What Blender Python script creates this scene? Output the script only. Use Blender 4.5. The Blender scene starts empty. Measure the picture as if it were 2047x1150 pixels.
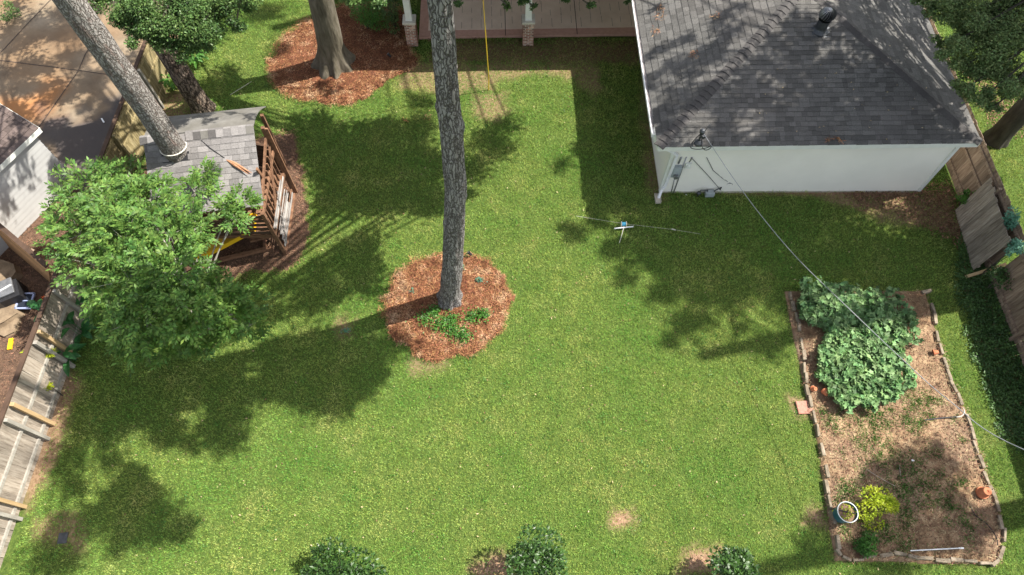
import bpy, math, random
import numpy as np
from mathutils import Vector, Matrix
from mathutils.noise import noise as pnoise
R = math.radians
scene = bpy.context.scene
COL = scene.collection
random.seed(7)
rng = np.random.default_rng(7)

# ------------------------------------------------------------------ camera, sky, sun, exposure
CAM_H, PITCH, FPX, CX, CY = 18.0, R(27.6), 1365.0, 1023.5, 575.0
cam_d = bpy.data.cameras.new('camera')
cam = bpy.data.objects.new('camera', cam_d)
COL.objects.link(cam)
cam.location = (0, 0, CAM_H)
cam.rotation_euler = (PITCH, 0, 0)
cam_d.sensor_width = 36.0
cam_d.lens = 36.0 * FPX / 2047.0
cam_d.clip_end = 500
scene.camera = cam

SUN_EL, SUN_AZ = 54.0, 16.0          # azimuth measured from +x towards +y
w = bpy.data.worlds.new('World')
scene.world = w
w.use_nodes = True
nt = w.node_tree
bg = nt.nodes['Background']
sky = nt.nodes.new('ShaderNodeTexSky')
sky.sky_type = 'NISHITA'
sky.sun_disc = False
sky.sun_elevation = R(SUN_EL)
sky.sun_rotation = R(90 - SUN_AZ)
sky.air_density = 1.0
sky.dust_density = 2.0
sky.ozone_density = 1.0
hsv = nt.nodes.new('ShaderNodeHueSaturation')      # thin bright cloud: a paler sky than clear blue
hsv.inputs['Saturation'].default_value = 0.45
nt.links.new(sky.outputs['Color'], hsv.inputs['Color'])
nt.links.new(hsv.outputs['Color'], bg.inputs['Color'])
bg.inputs['Strength'].default_value = 0.118
sd = bpy.data.lights.new('sun', 'SUN')
sd.energy = 4.9
sd.angle = R(0.53)
sd.color = (1.0, 0.95, 0.86)
sun = bpy.data.objects.new('sun', sd)
COL.objects.link(sun)
SDIR = Vector((math.cos(R(SUN_EL)) * math.cos(R(SUN_AZ)), math.cos(R(SUN_EL)) * math.sin(R(SUN_AZ)), math.sin(R(SUN_EL))))
sun.rotation_euler = SDIR.to_track_quat('Z', 'Y').to_euler()
sun.location = SDIR * 60
scene.view_settings.view_transform = 'Standard'
scene.view_settings.look = 'None'
scene.view_settings.gamma = 1
scene.view_settings.exposure = 1.08
scene.cycles.max_bounces = 6
scene.cycles.transparent_max_bounces = 4

# ------------------------------------------------------------------ helpers
SP, CP = math.sin(PITCH), math.cos(PITCH)
def at(u, v, z=0.0):
    """world point at height z seen at photo pixel (u, v)"""
    x, y, q = (u - CX), -(v - CY), -FPX
    Y = y * CP - q * SP
    Z = y * SP + q * CP
    t = (CAM_H - z) / -Z
    return Vector((x * t, Y * t, z))
def px(p):
    X, Y, Z = p[0], p[1], p[2] - CAM_H
    y = Y * CP + Z * SP
    q = -Y * SP + Z * CP
    if q >= -0.05:
        return (1e6, 1e6)
    return (CX + FPX * X / -q, CY - FPX * y / -q)

def tag(o, label=None, cat=None, group=None, kind=None):
    if label: o['label'] = label
    if cat: o['category'] = cat
    if group: o['group'] = group
    if kind: o['kind'] = kind
    return o
def thing(name, loc, label, cat, group=None):
    o = bpy.data.objects.new(name, None)
    COL.objects.link(o)
    o.location = loc
    o.empty_display_size = 0.2
    return tag(o, label, cat, group)
def attach(o, parent):
    if parent is not None:
        o.parent = parent
        l = Vector(parent.location)
        p = parent.parent
        while p is not None:
            l = l + Vector(p.location)
            p = p.parent
        if parent.type == 'EMPTY':
            o.matrix_parent_inverse = Matrix.Translation(-Vector(parent.location))
    return o
def link_mesh(name, me, mats, parent=None, smooth=False):
    if not isinstance(mats, (list, tuple)): mats = [mats]
    for m in mats: me.materials.append(m)
    if smooth:
        me.polygons.foreach_set('use_smooth', np.ones(len(me.polygons), dtype=bool))
    o = bpy.data.objects.new(name, me)
    COL.objects.link(o)
    return attach(o, parent)
def np_mesh(name, V, F, mats, parent=None, smooth=False):
    """V (n,3), F (m,k) with k constant"""
    me = bpy.data.meshes.new(name)
    V = np.asarray(V, dtype=np.float32); F = np.asarray(F, dtype=np.int32)
    k = F.shape[1]
    me.vertices.add(len(V)); me.vertices.foreach_set('co', V.ravel())
    me.loops.add(F.size); me.loops.foreach_set('vertex_index', F.ravel())
    me.polygons.add(len(F))
    me.polygons.foreach_set('loop_start', np.arange(0, F.size, k, dtype=np.int32))
    try: me.polygons.foreach_set('loop_total', np.full(len(F), k, dtype=np.int32))
    except Exception: pass
    me.update(calc_edges=True)
    return link_mesh(name, me, mats, parent, smooth)

class MB:
    def __init__(s): s.v = []; s.f = []; s.m = []
    def add(s, vs, fs, mi=0):
        b = len(s.v)
        s.v += [tuple(x) for x in vs]
        s.f += [tuple(i + b for i in f) for f in fs]
        s.m += [mi] * len(fs)
        return s
    def quad(s, a, b, c, d, mi=0): return s.add([a, b, c, d], [(0, 1, 2, 3)], mi)
    def frame_box(s, c, X, Y, Z, mi=0):
        c = Vector(c); X = Vector(X); Y = Vector(Y); Z = Vector(Z)
        vs = [c + X * i + Y * j + Z * k for k in (-1, 1) for j in (-1, 1) for i in (-1, 1)]
        return s.add(vs, [(0, 2, 3, 1), (4, 5, 7, 6), (0, 1, 5, 4), (2, 6, 7, 3), (0, 4, 6, 2), (1, 3, 7, 5)], mi)
    def box(s, c, size, rz=0.0, mi=0):
        a, b = math.cos(rz), math.sin(rz)
        return s.frame_box(c, Vector((a, b, 0)) * size[0] / 2, Vector((-b, a, 0)) * size[1] / 2, Vector((0, 0, size[2] / 2)), mi)
    def beam(s, p, q, wd, h, up=(0, 0, 1), mi=0):
        p = Vector(p); q = Vector(q); d = (q - p)
        L = d.length; d.normalize()
        up = Vector(up)
        if abs(d.dot(up)) > 0.97: up = Vector((0, 1, 0))
        X = d.cross(up).normalized(); Z = X.cross(d).normalized()
        return s.frame_box((p + q) / 2, X * wd / 2, d * L / 2, Z * h / 2, mi)
    def tube(s, pts, rad, seg=8, mi=0, caps=True):
        pts = [Vector(p) for p in pts]
        n = len(pts)
        rs = rad if isinstance(rad, (list, tuple)) else [rad] * n
        b = len(s.v); prev = None
        for i, p in enumerate(pts):
            d = (pts[min(i + 1, n - 1)] - pts[max(i - 1, 0)]).normalized()
            if prev is None:
                a = Vector((1, 0, 0)) if abs(d.x) < 0.9 else Vector((0, 1, 0))
                X = d.cross(a).normalized()
            else:
                X = (prev - d * prev.dot(d)).normalized()
            prev = X; Y = d.cross(X)
            for k in range(seg):
                t = 2 * math.pi * k / seg
                s.v.append(tuple(p + (X * math.cos(t) + Y * math.sin(t)) * rs[i]))
        for i in range(n - 1):
            for k in range(seg):
                k2 = (k + 1) % seg
                s.f.append((b + i * seg + k, b + i * seg + k2, b + (i + 1) * seg + k2, b + (i + 1) * seg + k)); s.m.append(mi)
        if caps:
            s.f.append(tuple(b + k for k in range(seg))[::-1]); s.m.append(mi)
            s.f.append(tuple(b + (n - 1) * seg + k for k in range(seg))); s.m.append(mi)
        return s
    def lathe(s, c, prof, seg=24, mi=0):
        c = Vector(c); b = len(s.v)
        for r, z in prof:
            for k in range(seg):
                t = 2 * math.pi * k / seg
                s.v.append((c.x + r * math.cos(t), c.y + r * math.sin(t), c.z + z))
        for i in range(len(prof) - 1):
            for k in range(seg):
                k2 = (k + 1) % seg
                s.f.append((b + i * seg + k, b + i * seg + k2, b + (i + 1) * seg + k2, b + (i + 1) * seg + k)); s.m.append(mi)
        return s
    def build(s, name, mats, parent=None, smooth=False, bevel=0):
        me = bpy.data.meshes.new(name)
        me.from_pydata(s.v, [], s.f)
        o = link_mesh(name, me, mats, parent, smooth)
        if any(s.m): me.polygons.foreach_set('material_index', s.m)
        if bevel:
            b = o.modifiers.new('bevel', 'BEVEL'); b.width = bevel; b.segments = 2; b.limit_method = 'ANGLE'
        me.update()
        return o

def hash3(ix, iy, iz):
    h = (ix * 374761393 + iy * 668265263 + iz * 2147483647 * 3 + 1274126177) & 0xFFFFFFFF
    h = ((h ^ (h >> 13)) * 1274126177) & 0xFFFFFFFF
    h = (h ^ (h >> 16)) & 0xFFFFFFFF
    return h / 4294967295.0
def vnoise(x, y, z=0.0):
    x = np.asarray(x, dtype=np.float64); y = np.asarray(y, dtype=np.float64); z = np.zeros_like(x) + z
    ix, iy, iz = np.floor(x).astype(np.int64), np.floor(y).astype(np.int64), np.floor(z).astype(np.int64)
    fx, fy, fz = x - ix, y - iy, z - iz
    fx, fy, fz = [t * t * (3 - 2 * t) for t in (fx, fy, fz)]
    r = 0
    for a in (0, 1):
        for b in (0, 1):
            for c in (0, 1):
                r = r + hash3(ix + a, iy + b, iz + c) * (fx if a else 1 - fx) * (fy if b else 1 - fy) * (fz if c else 1 - fz)
    return r
def fbm(x, y, z=0.0, o=4):
    s = 0; a = 0.5; t = 0; X, Y = np.asarray(x, float), np.asarray(y, float)
    for i in range(o):
        X, Y = .83 * X - .56 * Y + 3.1, .56 * X + .83 * Y - 1.7
        s = s + a * vnoise(X * 2 ** i + 17 * i, Y * 2 ** i - 9 * i, np.asarray(z) * 2 ** i); t += a; a *= 0.5
    return s / t

# ------------------------------------------------------------------ materials
def mat(name, cols, scale=4.0, stretch=(1, 1, 1), rough=0.85, bump=0.0, bscale=None, island=0.0, detail=6,
        metallic=0.0, transl=0.0, spec=0.3, big=None, contrast=(0.3, 0.7), huevar=0.0):
    m = bpy.data.materials.new(name)
    m.use_nodes = True
    n = m.node_tree; N = n.nodes; L = n.links
    bsdf = N['Principled BSDF']
    bsdf.inputs['Roughness'].default_value = rough
    bsdf.inputs['Metallic'].default_value = metallic
    bsdf.inputs['Specular IOR Level'].default_value = spec
    tc = N.new('ShaderNodeTexCoord')
    mp = N.new('ShaderNodeMapping'); mp.inputs['Scale'].default_value = stretch
    L.new(tc.outputs['Object'], mp.inputs['Vector'])
    nz = N.new('ShaderNodeTexNoise'); nz.inputs['Scale'].default_value = scale; nz.inputs['Detail'].default_value = detail
    nz.inputs['Roughness'].default_value = 0.65
    L.new(mp.outputs['Vector'], nz.inputs['Vector'])
    rp = N.new('ShaderNodeValToRGB')
    e = rp.color_ramp.elements
    k = len(cols)
    lo, hi = contrast
    e[0].position = lo; e[0].color = (*cols[0], 1)
    e[1].position = hi; e[1].color = (*cols[-1], 1)
    for i in range(1, k - 1):
        q = e.new(lo + (hi - lo) * i / (k - 1)); q.color = (*cols[i], 1)
    L.new(nz.outputs['Fac'], rp.inputs['Fac'])
    c = rp.outputs['Color']
    if big:      # (scale, colour, amount)  large patches of another colour
        n2 = N.new('ShaderNodeTexNoise'); n2.inputs['Scale'].default_value = big[0]; n2.inputs['Detail'].default_value = 4
        L.new(tc.outputs['Object'], n2.inputs['Vector'])
        r2 = N.new('ShaderNodeMapRange'); r2.inputs['From Min'].default_value = 0.42; r2.inputs['From Max'].default_value = 0.66
        r2.inputs['To Max'].default_value = big[2]
        L.new(n2.outputs['Fac'], r2.inputs['Value'])
        mx = N.new('ShaderNodeMix'); mx.data_type = 'RGBA'
        L.new(r2.outputs['Result'], mx.inputs['Factor']); L.new(c, mx.inputs['A']); mx.inputs['B'].default_value = (*big[1], 1)
        c = mx.outputs['Result']
    if island:
        g = N.new('ShaderNodeNewGeometry')
        r3 = N.new('ShaderNodeMapRange'); r3.inputs['To Min'].default_value = 1 - island; r3.inputs['To Max'].default_value = 1 + island
        L.new(g.outputs['Random Per Island'], r3.inputs['Value'])
        hs = N.new('ShaderNodeHueSaturation')
        L.new(r3.outputs['Result'], hs.inputs['Value']); L.new(c, hs.inputs['Color'])
        if huevar:
            wn = N.new('ShaderNodeTexWhiteNoise'); wn.noise_dimensions = '1D'
            L.new(g.outputs['Random Per Island'], wn.inputs['W'])
            r4 = N.new('ShaderNodeMapRange'); r4.inputs['To Min'].default_value = 0.5 - huevar; r4.inputs['To Max'].default_value = 0.5 + huevar
            L.new(wn.outputs['Value'], r4.inputs['Value']); L.new(r4.outputs['Result'], hs.inputs['Hue'])
        c = hs.outputs['Color']
    L.new(c, bsdf.inputs['Base Color'])
    if bump:
        nb = N.new('ShaderNodeTexNoise'); nb.inputs['Scale'].default_value = bscale or scale * 3; nb.inputs['Detail'].default_value = 8
        L.new(mp.outputs['Vector'], nb.inputs['Vector'])
        bp = N.new('ShaderNodeBump'); bp.inputs['Strength'].default_value = min(1, bump); bp.inputs['Distance'].default_value = 0.03
        L.new(nb.outputs['Fac'], bp.inputs['Height']); L.new(bp.outputs['Normal'], bsdf.inputs['Normal'])
    if transl:
        tr = N.new('ShaderNodeBsdfTranslucent')
        hs2 = N.new('ShaderNodeHueSaturation'); hs2.inputs['Value'].default_value = 1.5; hs2.inputs['Hue'].default_value = 0.485
        L.new(c, hs2.inputs['Color']); L.new(hs2.outputs['Color'], tr.inputs['Color'])
        ms = N.new('ShaderNodeMixShader'); ms.inputs['Fac'].default_value = transl
        L.new(bsdf.outputs['BSDF'], ms.inputs[1]); L.new(tr.outputs['BSDF'], ms.inputs[2])
        L.new(ms.outputs['Shader'], N['Material Output'].inputs['Surface'])
    m['col'] = 1
    return m

def bark_mat(name, plate, crack, patch, sc=9.0, zs=0.28, patch_amt=0.5):
    m = bpy.data.materials.new(name); m.use_nodes = True
    n = m.node_tree; N = n.nodes; L = n.links; b = N['Principled BSDF']
    b.inputs['Roughness'].default_value = 0.95; b.inputs['Specular IOR Level'].default_value = 0.15
    tc = N.new('ShaderNodeTexCoord'); mp = N.new('ShaderNodeMapping'); mp.inputs['Scale'].default_value = (1, 1, zs)
    nw = N.new('ShaderNodeTexNoise'); nw.inputs['Scale'].default_value = 6; nw.inputs['Detail'].default_value = 4
    ad = N.new('ShaderNodeVectorMath'); ad.operation = 'MULTIPLY_ADD'; ad.inputs[1].default_value = (0.16, 0.16, 0.16)
    L.new(tc.outputs['Object'], nw.inputs['Vector']); L.new(nw.outputs['Color'], ad.inputs[0])
    L.new(tc.outputs['Object'], mp.inputs['Vector']); L.new(mp.outputs['Vector'], ad.inputs[2])
    vo = N.new('ShaderNodeTexVoronoi'); vo.feature = 'DISTANCE_TO_EDGE'; vo.inputs['Scale'].default_value = sc
    L.new(ad.outputs['Vector'], vo.inputs['Vector'])
    cr = N.new('ShaderNodeMapRange'); cr.inputs['From Min'].default_value = 0.0; cr.inputs['From Max'].default_value = 0.16
    L.new(vo.outputs['Distance'], cr.inputs['Value'])
    nf = N.new('ShaderNodeTexNoise'); nf.inputs['Scale'].default_value = 40; nf.inputs['Detail'].default_value = 6
    L.new(mp.outputs['Vector'], nf.inputs['Vector'])
    rp = N.new('ShaderNodeValToRGB'); e = rp.color_ramp.elements
    e[0].position = 0.3; e[0].color = (*[x * 0.78 for x in plate], 1); e[1].position = 0.7; e[1].color = (*[min(1, x * 1.2) for x in plate], 1)
    L.new(nf.outputs['Fac'], rp.inputs['Fac'])
    np_ = N.new('ShaderNodeTexNoise'); np_.inputs['Scale'].default_value = 5.5; np_.inputs['Detail'].default_value = 5
    L.new(mp.outputs['Vector'], np_.inputs['Vector'])
    pr = N.new('ShaderNodeMapRange'); pr.inputs['From Min'].default_value = 0.56; pr.inputs['From Max'].default_value = 0.66; pr.inputs['To Max'].default_value = patch_amt
    L.new(np_.outputs['Fac'], pr.inputs['Value'])
    m1 = N.new('ShaderNodeMix'); m1.data_type = 'RGBA'; L.new(pr.outputs['Result'], m1.inputs['Factor']); L.new(rp.outputs['Color'], m1.inputs['A']); m1.inputs['B'].default_value = (*patch, 1)
    m2 = N.new('ShaderNodeMix'); m2.data_type = 'RGBA'; L.new(cr.outputs['Result'], m2.inputs['Factor']); m2.inputs['A'].default_value = (*crack, 1); L.new(m1.outputs['Result'], m2.inputs['B'])
    L.new(m2.outputs['Result'], b.inputs['Base Color'])
    mh = N.new('ShaderNodeMath'); mh.operation = 'MULTIPLY_ADD'; mh.inputs[1].default_value = 0.35
    L.new(nf.outputs['Fac'], mh.inputs[0]); L.new(cr.outputs['Result'], mh.inputs[2])
    bp = N.new('ShaderNodeBump'); bp.inputs['Strength'].default_value = 0.9; bp.inputs['Distance'].default_value = 0.035
    L.new(mh.outputs['Value'], bp.inputs['Height']); L.new(bp.outputs['Normal'], b.inputs['Normal'])
    return m

M_grass = mat('grass', [(0.125, 0.225, 0.04), (0.235, 0.315, 0.068), (0.42, 0.42, 0.145)], scale=1.3, detail=12, rough=0.6, island=0.6, huevar=0.03,
              transl=0.3, big=(0.4, (0.10, 0.25, 0.035), 0.7), contrast=(0.28, 0.72))
M_pinebark = bark_mat('grey_pine_bark', (0.29, 0.275, 0.265), (0.09, 0.077, 0.07), (0.24, 0.205, 0.18), sc=16, zs=0.17, patch_amt=0.4)
M_lightbark = bark_mat('pale_flaky_bark', (0.29, 0.27, 0.25), (0.14, 0.115, 0.10), (0.24, 0.15, 0.125), sc=17, zs=0.35, patch_amt=0.6)
M_brownbark = bark_mat('brown_ridged_bark', (0.19, 0.15, 0.12), (0.03, 0.022, 0.018), (0.20, 0.13, 0.09), sc=10, zs=0.3)
M_oakbark = mat('oak_bark', [(0.06, 0.05, 0.035), (0.12, 0.105, 0.075), (0.19, 0.165, 0.13)], scale=7, stretch=(1, 1, 0.2), bump=0.8, bscale=14, rough=0.95)
M_darkbark = mat('dark_bark', [(0.03, 0.025, 0.02), (0.08, 0.07, 0.055)], scale=8, stretch=(1, 1, 0.25), bump=0.8, rough=0.95)
M_leaf_oak = mat('oak_leaves', [(0.05, 0.10, 0.03), (0.12, 0.20, 0.055)], scale=1.2, island=0.5, huevar=0.02, rough=0.45, transl=0.25)
M_leaf_right = mat('light_oak_leaves', [(0.11, 0.17, 0.06), (0.23, 0.31, 0.12)], scale=1.2, island=0.5, huevar=0.03, rough=0.5, transl=0.3)
M_leaf_ash = mat('compound_leaves', [(0.06, 0.14, 0.03), (0.16, 0.27, 0.055)], scale=1.6, island=0.5, huevar=0.02, rough=0.5, transl=0.35)
M_leaf_needle = mat('pine_needles', [(0.03, 0.06, 0.02), (0.06, 0.10, 0.03)], scale=1.2, island=0.4, rough=0.6, transl=0.1)
M_leaf_glossy = mat('glossy_leaves', [(0.02, 0.055, 0.010), (0.05, 0.11, 0.02)], scale=3, island=0.5, rough=0.42, transl=0.15, spec=0.4)
M_leaf_canna = mat('canna_leaves', [(0.02, 0.10, 0.03), (0.06, 0.18, 0.05)], scale=3, island=0.3, rough=0.4, transl=0.3)
M_leaf_squash = mat('squash_leaves', [(0.07, 0.165, 0.055), (0.23, 0.35, 0.145)], scale=2.5, island=0.55, huevar=0.02, rough=0.55, transl=0.2)
M_leaf_lime = mat('lime_leaves', [(0.25, 0.36, 0.02), (0.42, 0.46, 0.03)], scale=3, island=0.3, rough=0.5, transl=0.35)
M_leaf_mid = mat('garden_leaves', [(0.04, 0.13, 0.02), (0.10, 0.24, 0.04)], scale=3, island=0.4, rough=0.45, transl=0.3)
M_leaf_ivy = mat('ivy_leaves', [(0.03, 0.075, 0.02), (0.09, 0.17, 0.045)], scale=2, island=0.5, rough=0.5, transl=0.2)
M_leaf_blue = mat('blue_green_leaves', [(0.07, 0.20, 0.13), (0.16, 0.34, 0.24)], scale=3, island=0.3, rough=0.55, transl=0.2)
M_dead = mat('dead_leaves', [(0.10, 0.045, 0.025), (0.26, 0.15, 0.09)], scale=6, island=0.6, huevar=0.02, rough=0.8)
M_chips = mat('wood_chips', [(0.12, 0.045, 0.02), (0.32, 0.15, 0.07), (0.55, 0.37, 0.22)], scale=2.5, island=0.65, huevar=0.02, rough=0.85)
M_chips_d = mat('brown_chips', [(0.12, 0.06, 0.035), (0.30, 0.17, 0.105)], scale=2.5, island=0.65, huevar=0.02, rough=0.85)
M_mulch = mat('mulch_base', [(0.05, 0.018, 0.010), (0.20, 0.075, 0.035)], scale=9, bump=0.9, rough=0.95)
M_mulch_d = mat('dark_mulch_base', [(0.05, 0.032, 0.021), (0.17, 0.10, 0.065)], scale=9, bump=0.9, rough=0.95)
M_soil = mat('garden_soil', [(0.08, 0.048, 0.028), (0.24, 0.15, 0.085), (0.43, 0.30, 0.18)], scale=3.0, detail=10, bump=0.8, bscale=18, rough=0.95, big=(0.7, (0.20, 0.13, 0.09), 0.8))
M_straw = mat('dry_straw', [(0.26, 0.19, 0.10), (0.48, 0.39, 0.23)], scale=3, island=0.5, rough=0.8)
M_siding = mat('white_siding', [(0.83, 0.80, 0.71), (0.89, 0.86, 0.77)], scale=1.2, rough=0.6, big=(0.5, (0.76, 0.745, 0.67), 0.4))
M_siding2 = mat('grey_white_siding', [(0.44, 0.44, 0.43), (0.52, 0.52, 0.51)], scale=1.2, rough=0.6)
M_trim = mat('white_trim', [(0.72, 0.73, 0.68), (0.82, 0.83, 0.78)], scale=5, rough=0.5)
M_shingle = mat('grey_shingles', [(0.075, 0.073, 0.07), (0.14, 0.136, 0.128)], scale=30, detail=4, rough=0.9, island=0.28, bump=0.5, bscale=220, big=(0.35, (0.14, 0.128, 0.12), 0.5))
M_cap = mat('hip_cap_shingles', [(0.07, 0.066, 0.065), (0.10, 0.093, 0.09)], scale=30, rough=0.9, island=0.15, bump=0.4, bscale=200)
M_under = mat('roof_underlay', [(0.03, 0.03, 0.03), (0.05, 0.05, 0.05)], scale=10)
M_shingle2 = mat('pale_shingles', [(0.17, 0.16, 0.155), (0.25, 0.235, 0.23)], scale=25, rough=0.9, island=0.3, bump=0.4, bscale=200)
M_felt = mat('plain_felt', [(0.11, 0.105, 0.095), (0.21, 0.20, 0.185)], scale=2.5, rough=0.95, bump=0.4, bscale=60, big=(1.2, (0.14, 0.13, 0.11), 0.7))
M_shingle3 = mat('brown_shingles', [(0.08, 0.06, 0.055), (0.13, 0.10, 0.09)], scale=25, rough=0.9, island=0.3)
M_brick = mat('mottled_brick', [(0.16, 0.05, 0.035), (0.34, 0.16, 0.11), (0.52, 0.40, 0.31)], scale=3, rough=0.9, island=0.5, bump=0.4)
M_mortar = mat('mortar', [(0.50, 0.45, 0.38), (0.62, 0.57, 0.50)], scale=12, rough=0.95)
M_stone = mat('cap_stone', [(0.52, 0.48, 0.40), (0.66, 0.62, 0.54)], scale=9, rough=0.85, bump=0.3)
M_patio = mat('stamped_concrete', [(0.62, 0.48, 0.37), (0.74, 0.59, 0.47)], scale=1.6, rough=0.6, bump=0.3, bscale=25)
M_patio_b = mat('patio_border', [(0.42, 0.235, 0.18), (0.52, 0.31, 0.24)], scale=8, rough=0.7, bump=0.3)
M_joint = mat('dark_joint', [(0.05, 0.035, 0.03), (0.08, 0.06, 0.05)], scale=10)
M_drive = mat('driveway_concrete', [(0.09, 0.068, 0.048), (0.20, 0.155, 0.105), (0.30, 0.24, 0.17)], scale=0.7, detail=10, rough=0.75, bump=0.25, bscale=30, big=(0.33, (0.22, 0.13, 0.065), 0.7))
M_drive_wet = mat('damp_concrete', [(0.07, 0.065, 0.07), (0.13, 0.115, 0.11)], scale=0.9, detail=8, rough=0.45, bump=0.2, bscale=30)
M_fence_old = mat('grey_fence_wood', [(0.16, 0.13, 0.10), (0.28, 0.235, 0.19), (0.38, 0.335, 0.28)], scale=3, stretch=(6, 6, 0.6), rough=0.9, island=0.3, bump=0.5)
M_fence_moss = mat('mossy_fence_wood', [(0.12, 0.095, 0.04), (0.25, 0.20, 0.10), (0.34, 0.29, 0.17)], scale=3, stretch=(6, 6, 0.6), rough=0.9, island=0.3, bump=0.5)
M_fence_brn = mat('brown_fence_wood', [(0.13, 0.085, 0.06), (0.25, 0.18, 0.13), (0.34, 0.27, 0.20)], scale=3, stretch=(6, 6, 0.6), rough=0.9, island=0.3, bump=0.5)
M_fence_new = mat('tan_fence_wood', [(0.32, 0.17, 0.075), (0.46, 0.27, 0.13)], scale=3, stretch=(6, 6, 0.6), rough=0.8, island=0.2)
M_post_tan = mat('tan_post_wood', [(0.33, 0.22, 0.11), (0.46, 0.33, 0.18)], scale=4, stretch=(3, 3, 0.5), rough=0.85)
M_post_grey = mat('grey_post_wood', [(0.22, 0.20, 0.17), (0.38, 0.355, 0.31)], scale=4, stretch=(3, 3, 0.5), rough=0.9)
M_play = mat('playhouse_wood', [(0.10, 0.05, 0.028), (0.24, 0.13, 0.075)], scale=4, stretch=(2, 2, 2), rough=0.85, island=0.25, bump=0.3)
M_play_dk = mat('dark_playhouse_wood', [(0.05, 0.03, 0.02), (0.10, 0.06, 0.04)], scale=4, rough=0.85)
M_slat = mat('weathered_slats', [(0.19, 0.17, 0.155), (0.40, 0.375, 0.35)], scale=4, stretch=(3, 0.6, 3), rough=0.85, island=0.25)
M_yellow = mat('yellow_plastic', [(0.72, 0.42, 0.012), (0.80, 0.50, 0.02)], scale=3, rough=0.4)
M_rope_y = mat('yellow_rope', [(0.62, 0.42, 0.02), (0.75, 0.52, 0.05)], scale=60, rough=0.7)
M_rope_w = mat('pale_rope', [(0.60, 0.57, 0.48), (0.74, 0.70, 0.60)], scale=60, rough=0.8)
M_black = mat('black_plastic', [(0.012, 0.012, 0.014), (0.03, 0.03, 0.032)], scale=20, rough=0.5)
M_cable = mat('grey_cable', [(0.22, 0.225, 0.23), (0.34, 0.35, 0.36)], scale=1.1, detail=2, rough=0.45)
M_metal = mat('galvanised_metal', [(0.20, 0.205, 0.215), (0.38, 0.385, 0.40)], scale=8, rough=0.4, metallic=0.7)
M_metal_dk = mat('dull_metal', [(0.06, 0.065, 0.07), (0.12, 0.125, 0.135)], scale=10, rough=0.42, metallic=0.6)
M_box = mat('grey_painted_box', [(0.30, 0.34, 0.35), (0.38, 0.42, 0.43)], scale=5, rough=0.5)
M_conc = mat('pale_concrete', [(0.40, 0.36, 0.29), (0.56, 0.51, 0.43)], scale=7, rough=0.9, bump=0.4)
M_gut = mat('gutter_white', [(0.74, 0.74, 0.76), (0.85, 0.85, 0.86)], scale=5, rough=0.4)
M_gutleaf = mat('gutter_debris', [(0.14, 0.12, 0.12), (0.34, 0.32, 0.32)], scale=30, rough=0.95, bump=0.8)
M_pot = mat('terracotta', [(0.42, 0.13, 0.06), (0.56, 0.22, 0.11)], scale=7, rough=0.8)
M_teal = mat('teal_plastic', [(0.02, 0.10, 0.13), (0.05, 0.17, 0.21)], scale=5, rough=0.45)
M_blue = mat('blue_plastic', [(0.04, 0.28, 0.46), (0.10, 0.40, 0.58)], scale=5, rough=0.5)
M_bluef = mat('blue_grey_frame', [(0.28, 0.33, 0.52), (0.38, 0.43, 0.62)], scale=5, rough=0.4)
M_edge = mat('edging_stone', [(0.11, 0.085, 0.06), (0.22, 0.18, 0.13), (0.34, 0.28, 0.21)], scale=5, rough=0.9, bump=0.6, bscale=20)
M_rock = mat('tan_rock', [(0.12, 0.085, 0.055), (0.27, 0.20, 0.13)], scale=4, rough=0.9, bump=0.6)
M_paver = mat('red_paver', [(0.34, 0.15, 0.11), (0.46, 0.24, 0.18)], scale=9, rough=0.9, bump=0.4)
M_white = mat('white_plastic', [(0.70, 0.72, 0.72), (0.80, 0.81, 0.81)], scale=5, rough=0.4)
M_orange = mat('orange_petals', [(0.75, 0.10, 0.02), (0.85, 0.18, 0.04)], scale=6, rough=0.6, transl=0.2)
M_glass = mat('dark_panel', [(0.015, 0.02, 0.03), (0.03, 0.035, 0.05)], scale=6, rough=0.15)
M_stick = mat('reddish_dead_wood', [(0.26, 0.12, 0.06), (0.45, 0.24, 0.14)], scale=6, stretch=(2, 2, 2), rough=0.85)

# ------------------------------------------------------------------ ground masks
def poly_sd(x, y, P):
    """negative inside"""
    P = np.array(P, dtype=float); n = len(P)
    d = np.full(x.shape, 1e9); ins = np.zeros(x.shape, bool)
    for i in range(n):
        a = P[i]; b = P[(i + 1) % n]; e = b - a
        wx, wy = x - a[0], y - a[1]
        t = np.clip((wx * e[0] + wy * e[1]) / (e @ e), 0, 1)
        d = np.minimum(d, np.hypot(wx - e[0] * t, wy - e[1] * t))
        c = ((a[1] > y) != (b[1] > y)) & (x < (b[0] - a[0]) * (y - a[1]) / (b[1] - a[1] + 1e-12) + a[0])
        ins ^= c
    return np.where(ins, -d, d)
def gp(L): return [tuple(at(u, v)[:2]) for u, v in L]
def smoothp(P, k=6):
    P = [np.array(p) for p in P]; n = len(P); out = []
    for i in range(n):
        a, b, c, d = P[i - 1], P[i], P[(i + 1) % n], P[(i + 2) % n]
        for j in range(k):
            t = j / k
            out.append(tuple(0.5 * (2 * b + (c - a) * t + (2 * a - 5 * b + 4 * c - d) * t * t + (3 * b - a - 3 * c + d) * t ** 3)))
    return out
MUL1 = gp([(762, 600), (790, 550), (840, 515), (890, 505), (950, 512), (1000, 545), (1024, 600), (1010, 650), (970, 695), (900, 722), (840, 715), (785, 675), (766, 640)])
MUL2 = gp([(540, 150), (548, 110), (590, 60), (640, 30), (720, 8), (800, 20), (815, 80), (830, 130), (790, 150), (735, 190), (680, 208), (600, 195), (550, 175)])
MUL3 = gp([(560, 270), (590, 300), (606, 380), (612, 450), (595, 520), (560, 540), (500, 545), (380, 560), (300, 470), (290, 330)])
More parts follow.
